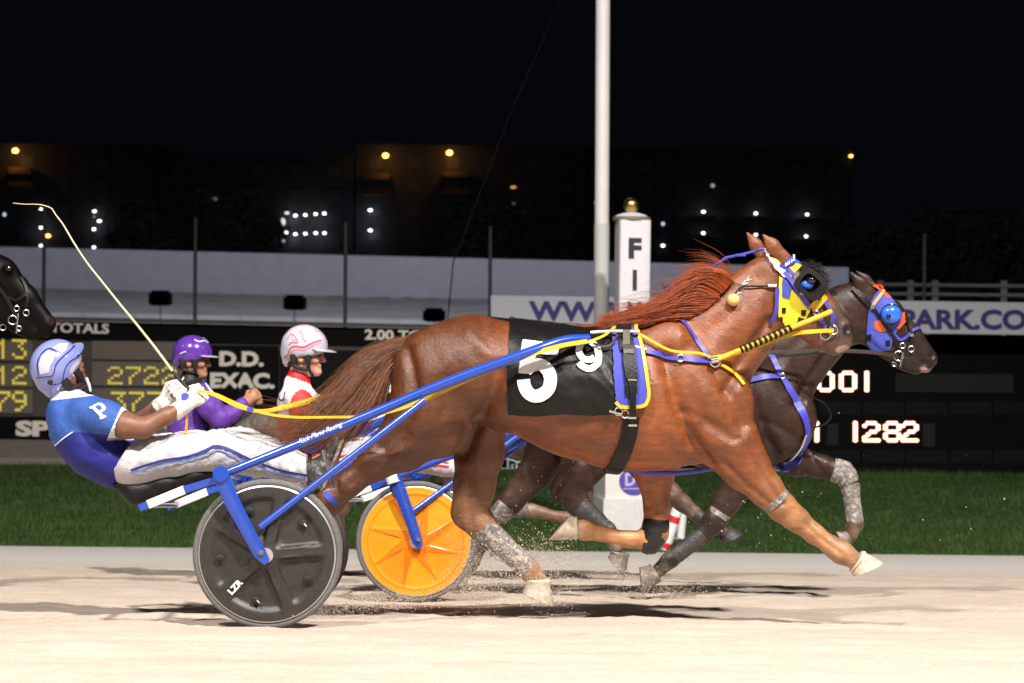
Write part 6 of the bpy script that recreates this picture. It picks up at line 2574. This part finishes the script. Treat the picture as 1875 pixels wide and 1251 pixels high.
strap(mb, dr3.ss, [(337, 691), (332, 700)], .012, .002, .002, 4)
strap(mb, dr3.ss, [(318, 702), (324, 708)], .012, .002, .002, 4)
mb.build('shoulder_stripe', M['white'], dr3.shirt)
mb = MB()
strap(mb, dr3.ss, [(376, 702), (384, 714), (394, 724), (402, 730)], .022, .002, .002, 5)
mb.build('sleeve_badge', M['white'], dr3.shirt)
h_ = dr3.hands[0]
MB().tube([h_[0] - h_[1] * .11, h_[0] - h_[1] * .05], [.036, .038], 14).build('wrist_band', M['dark'], dr3.t)


# ================================================================== REINS, WHIP
def ribbon(pts, w, th=.004, face=None):
    """free flat strap through 3-D points"""
    sp = [Vector(v) for v in spline(pts, 8)]
    N = len(sp)
    V, Fc = [], []
    fc = Vector(face) if face else Vector((0, -1, 0.1))
    for i, p in enumerate(sp):
        t_ = (sp[min(i + 1, N - 1)] - sp[max(i - 1, 0)]).normalized()
        sd = t_.cross(fc).normalized()
        nn = sd.cross(t_).normalized()
        ww = w if not hasattr(w, '__len__') else np.interp(i / (N - 1), np.linspace(0, 1, len(w)), w)
        for a, b in ((-.5, -.5), (.5, -.5), (.5, .5), (-.5, .5)):
            V.append(p + sd * ww * a + nn * th * b)
    for i in range(N - 1):
        for k_ in range(4):
            Fc.append((i * 4 + k_, i * 4 + (k_ + 1) % 4, i * 4 + 4 + (k_ + 1) % 4, i * 4 + 4 + k_))
    Fc += [(3, 2, 1, 0), tuple((N - 1) * 4 + k_ for k_ in range(4))]
    return V, Fc


def dpt(x, y, Y):
    return P(x, y, Y)


rn = thing('reins', 'yellow reins running from the white gloves to the chestnut bit', 'reins', P(700, 757, 9.7))
pth = [(362, 716, 9.92), (395, 722, 9.9), (440, 742, 9.88), (490, 758, 9.86), (540, 764, 9.85), (600, 764, 9.82), (655, 763, 9.78), (700, 757, 9.74), (770, 735, 9.7), (860, 694, 9.69), (945, 659, 9.7), (1020, 635, 9.72), (1075, 625, 9.74)]
MB().add(*ribbon([dpt(*q_) for q_ in pth], [.012, .014, .012, .012, .02, .021, .02])).build('near_rein', M['yellow'], rn)
pts = [dpt(1075, 627, 9.78), dpt(1105, 615, 9.82)] + [cs.hit(x, y, .035)[0] for x, y in ((1130, 609), (1150, 613))] + [cs.hit(x, y, .03)[0] for x, y in ((1180, 622), (1230, 640), (1275, 652), (1302, 657))]
MB().add(*ribbon(pts, .012)).build('fore_rein', M['yellow'], rn)
a = cs.hit(1302, 658, .04)[0]
pts = [a, cs.hit(1335, 651, .045)[0], P(1390, 633, a.y + .02), P(1450, 612, a.y + .06), P(1490, 607, a.y + .06), cs.hit(1522, 606, .03)[0]]
MB().add(*ribbon(pts, .019)).build('bit_rein', M['yellow'], rn)
pl = thing('head_pole', 'yellow and black bound pole strapped along the chestnut jaw', 'head pole', cs.hit(1302, 664, .05)[0])
a = cs.hit(1302, 664, .05)[0]
e = cs.hit(1517, 573, .04)[0]
pts = [a, cs.hit(1325, 656, .05)[0], P(1356, 641, a.y + .015), P(1405, 620, a.y + .03), P(1455, 598, a.y + .05), P(1490, 584, a.y + .07), e]
sp = [Vector(v) for v in spline(pts, 10)]
MB().tube(sp, .0125, 10).build('pole', M['yellow'], pl)
i0, i1 = int(len(sp) * .34), int(len(sp) * .67)
seg = sp[i0:i1 + 1]
mb = MB()
dense = [Vector(v) for v in spline(seg, 4)]
MBW = MB()
for i in range(0, len(dense) - 4, 7):
    mb.tube(dense[i:i + 5], [.017, .0195, .02, .0195, .017], 10)
for k_, ob in enumerate(range(1)):
    mb.build('grip_tape', M['black'], pl, kind=None)
MB().tube([a - Vector((.012, 0, 0)), a + Vector((.02, 0, .006))], .016, 10).build('ferrule', M['steel'], pl)
# far rein, crossing behind the tail to the far side
pth = [(358, 712, 10.0), (395, 725, 10.02), (440, 746, 10.04), (480, 753, 10.08), (520, 746, 10.14), (575, 732, 10.22), (640, 712, 10.32), (720, 668, 10.42), (860, 605, 10.46), (1000, 612, 10.46), (1130, 612, 10.44)]
MB().add(*ribbon([dpt(*q_) for q_ in pth], [.012, .014, .02, .03, .03, .02, .02])).build('far_rein', M['yellow'], rn)
MB().add(*ribbon([dpt(*q_) for q_ in ((341, 748, 9.95), (342, 770, 9.95), (340, 800, 9.96))], .012)).build('rein_end', M['yellow'], rn)
MB().box(P(458, 750, 9.865), (.03, .012, .022)).build('rein_clip', clonemat(M['bluehood'], 'clip_blue'), rn)
rn2 = thing('reins', 'dark leather reins running to the bit of the dark horse', 'reins', P(1500, 645, 12.2))
a = ds.hit(1644, 652, .02)[0]
pts = [P(1100, 690, 12.1), P(1385, 648, 12.1), P(1450, 644, 12.12), P(1520, 642, 12.15), P(1580, 644, 12.2), P(1620, 648, 12.25), a]
MB().add(*ribbon(pts, .022)).build('near_rein', clonemat(M['brown'], 'grey_leather'), rn2)
pts = [P(1100, 660, 12.1), P(1380, 646, 12.11), P(1430, 652, 12.1), P(1480, 648, 12.1), P(1500, 644, 12.1)]
MB().add(*ribbon(pts, .012)).build('loose_rein', M['black'], rn2)

wp = thing('whip', 'long pale whip with curled lash held up by the driver in blue', 'whip', P(340, 708, 9.95))
pts = [P(350, 716, 9.95), P(330, 697, 9.97), P(316, 680, 9.99)]
MB().tube(pts, [.009, .008, .007], 8).build('handle', M['black'], wp)
pts = [P(x, y, 9.99 + i * .04) for i, (x, y) in enumerate(((316, 680), (285, 638), (255, 600), (222, 560), (190, 520), (160, 482), (136, 446), (116, 412), (104, 396), (95, 382)))]
sp = [Vector(v) for v in spline(pts, 4)]
MB().tube(sp, list(np.linspace(.0065, .0028, len(sp))), 8).build('stock', M['whipm'], wp)
pts = [P(x, y, 10.36) for x, y in ((95, 382), (86, 378), (74, 375), (60, 374), (44, 374), (24, 372))]
sp = [Vector(v) for v in spline(pts, 4)]
MB().tube(sp, list(np.linspace(.0028, .0016, len(sp))), 6).build('lash', M['whipm'], wp)

# ================================================================== FLYING SAND
def spray(spots, n, lo_, hi_, seed):
    r = np.random.default_rng(seed)
    out = []
    for (x, y, Y, sx_, sy_, w_) in spots:
        m = int(n * w_)
        e = r.normal(size=(m, 3))
        px_ = x + e[:, 0] * sx_
        py_ = y + e[:, 1] * sy_
        yy_ = Y + e[:, 2] * .18
        d_ = np.stack([(px_ - 937.5) / F, -(py_ - 625.5) / F, -np.ones(m)], -1) @ np.array(RM).T
        out.append(np.array([0, 0, CAM_Z]) + d_ * (yy_ / d_[:, 1])[:, None])
    Q = np.concatenate(out)
    Q = Q[Q[:, 2] > _g1.z + SLOPE * (Q[:, 1] - 9.5) + .002]
    N_ = len(Q)
    sz = r.uniform(lo_, hi_, N_) * (r.random(N_) ** 1.5 * .8 + .4)
    T = np.array([[1, 1, 1], [1, -1, -1], [-1, 1, -1], [-1, -1, 1]]) * .6
    J = T[None] * sz[:, None, None] * r.uniform(.6, 1.4, (N_, 4, 1))
    V = (Q[:, None, :] + J).reshape(-1, 3)
    fi = np.array([[0, 1, 2], [0, 3, 1], [0, 2, 3], [1, 3, 2]])
    Fq = (np.arange(N_)[:, None, None] * 4 + fi[None]).reshape(-1, 3)
    return V, Fq


sand_m = mat('flying_sand', (.75, .65, .53), .9)
V, Fq = spray([(1000, 1070, 10.2, 45, 24, .1), (940, 1030, 10.1, 50, 30, .1), (870, 1040, 10.3, 28, 42, .15), (1010, 1010, 10.3, 40, 18, .05), (1215, 1090, 12.2, 45, 12, .12), (690, 1100, 10.2, 60, 10, .12),
               (1140, 1050, 12.2, 30, 16, .06), (560, 1120, 10.0, 60, 10, .08), (850, 1075, 11.8, 40, 12, .1), (1080, 1000, 11, 200, 60, .03)], 26000, .0012, .0034, 3)
mk('sand_spray', V, Fq, sand_m, kind='stuff', smooth=False)
V, Fq = spray([(1150, 930, 10.5, 330, 80, 1.0)], 170, .003, .006, 5)
mk('sand_specks', V, Fq, sand_m, kind='stuff', smooth=False)
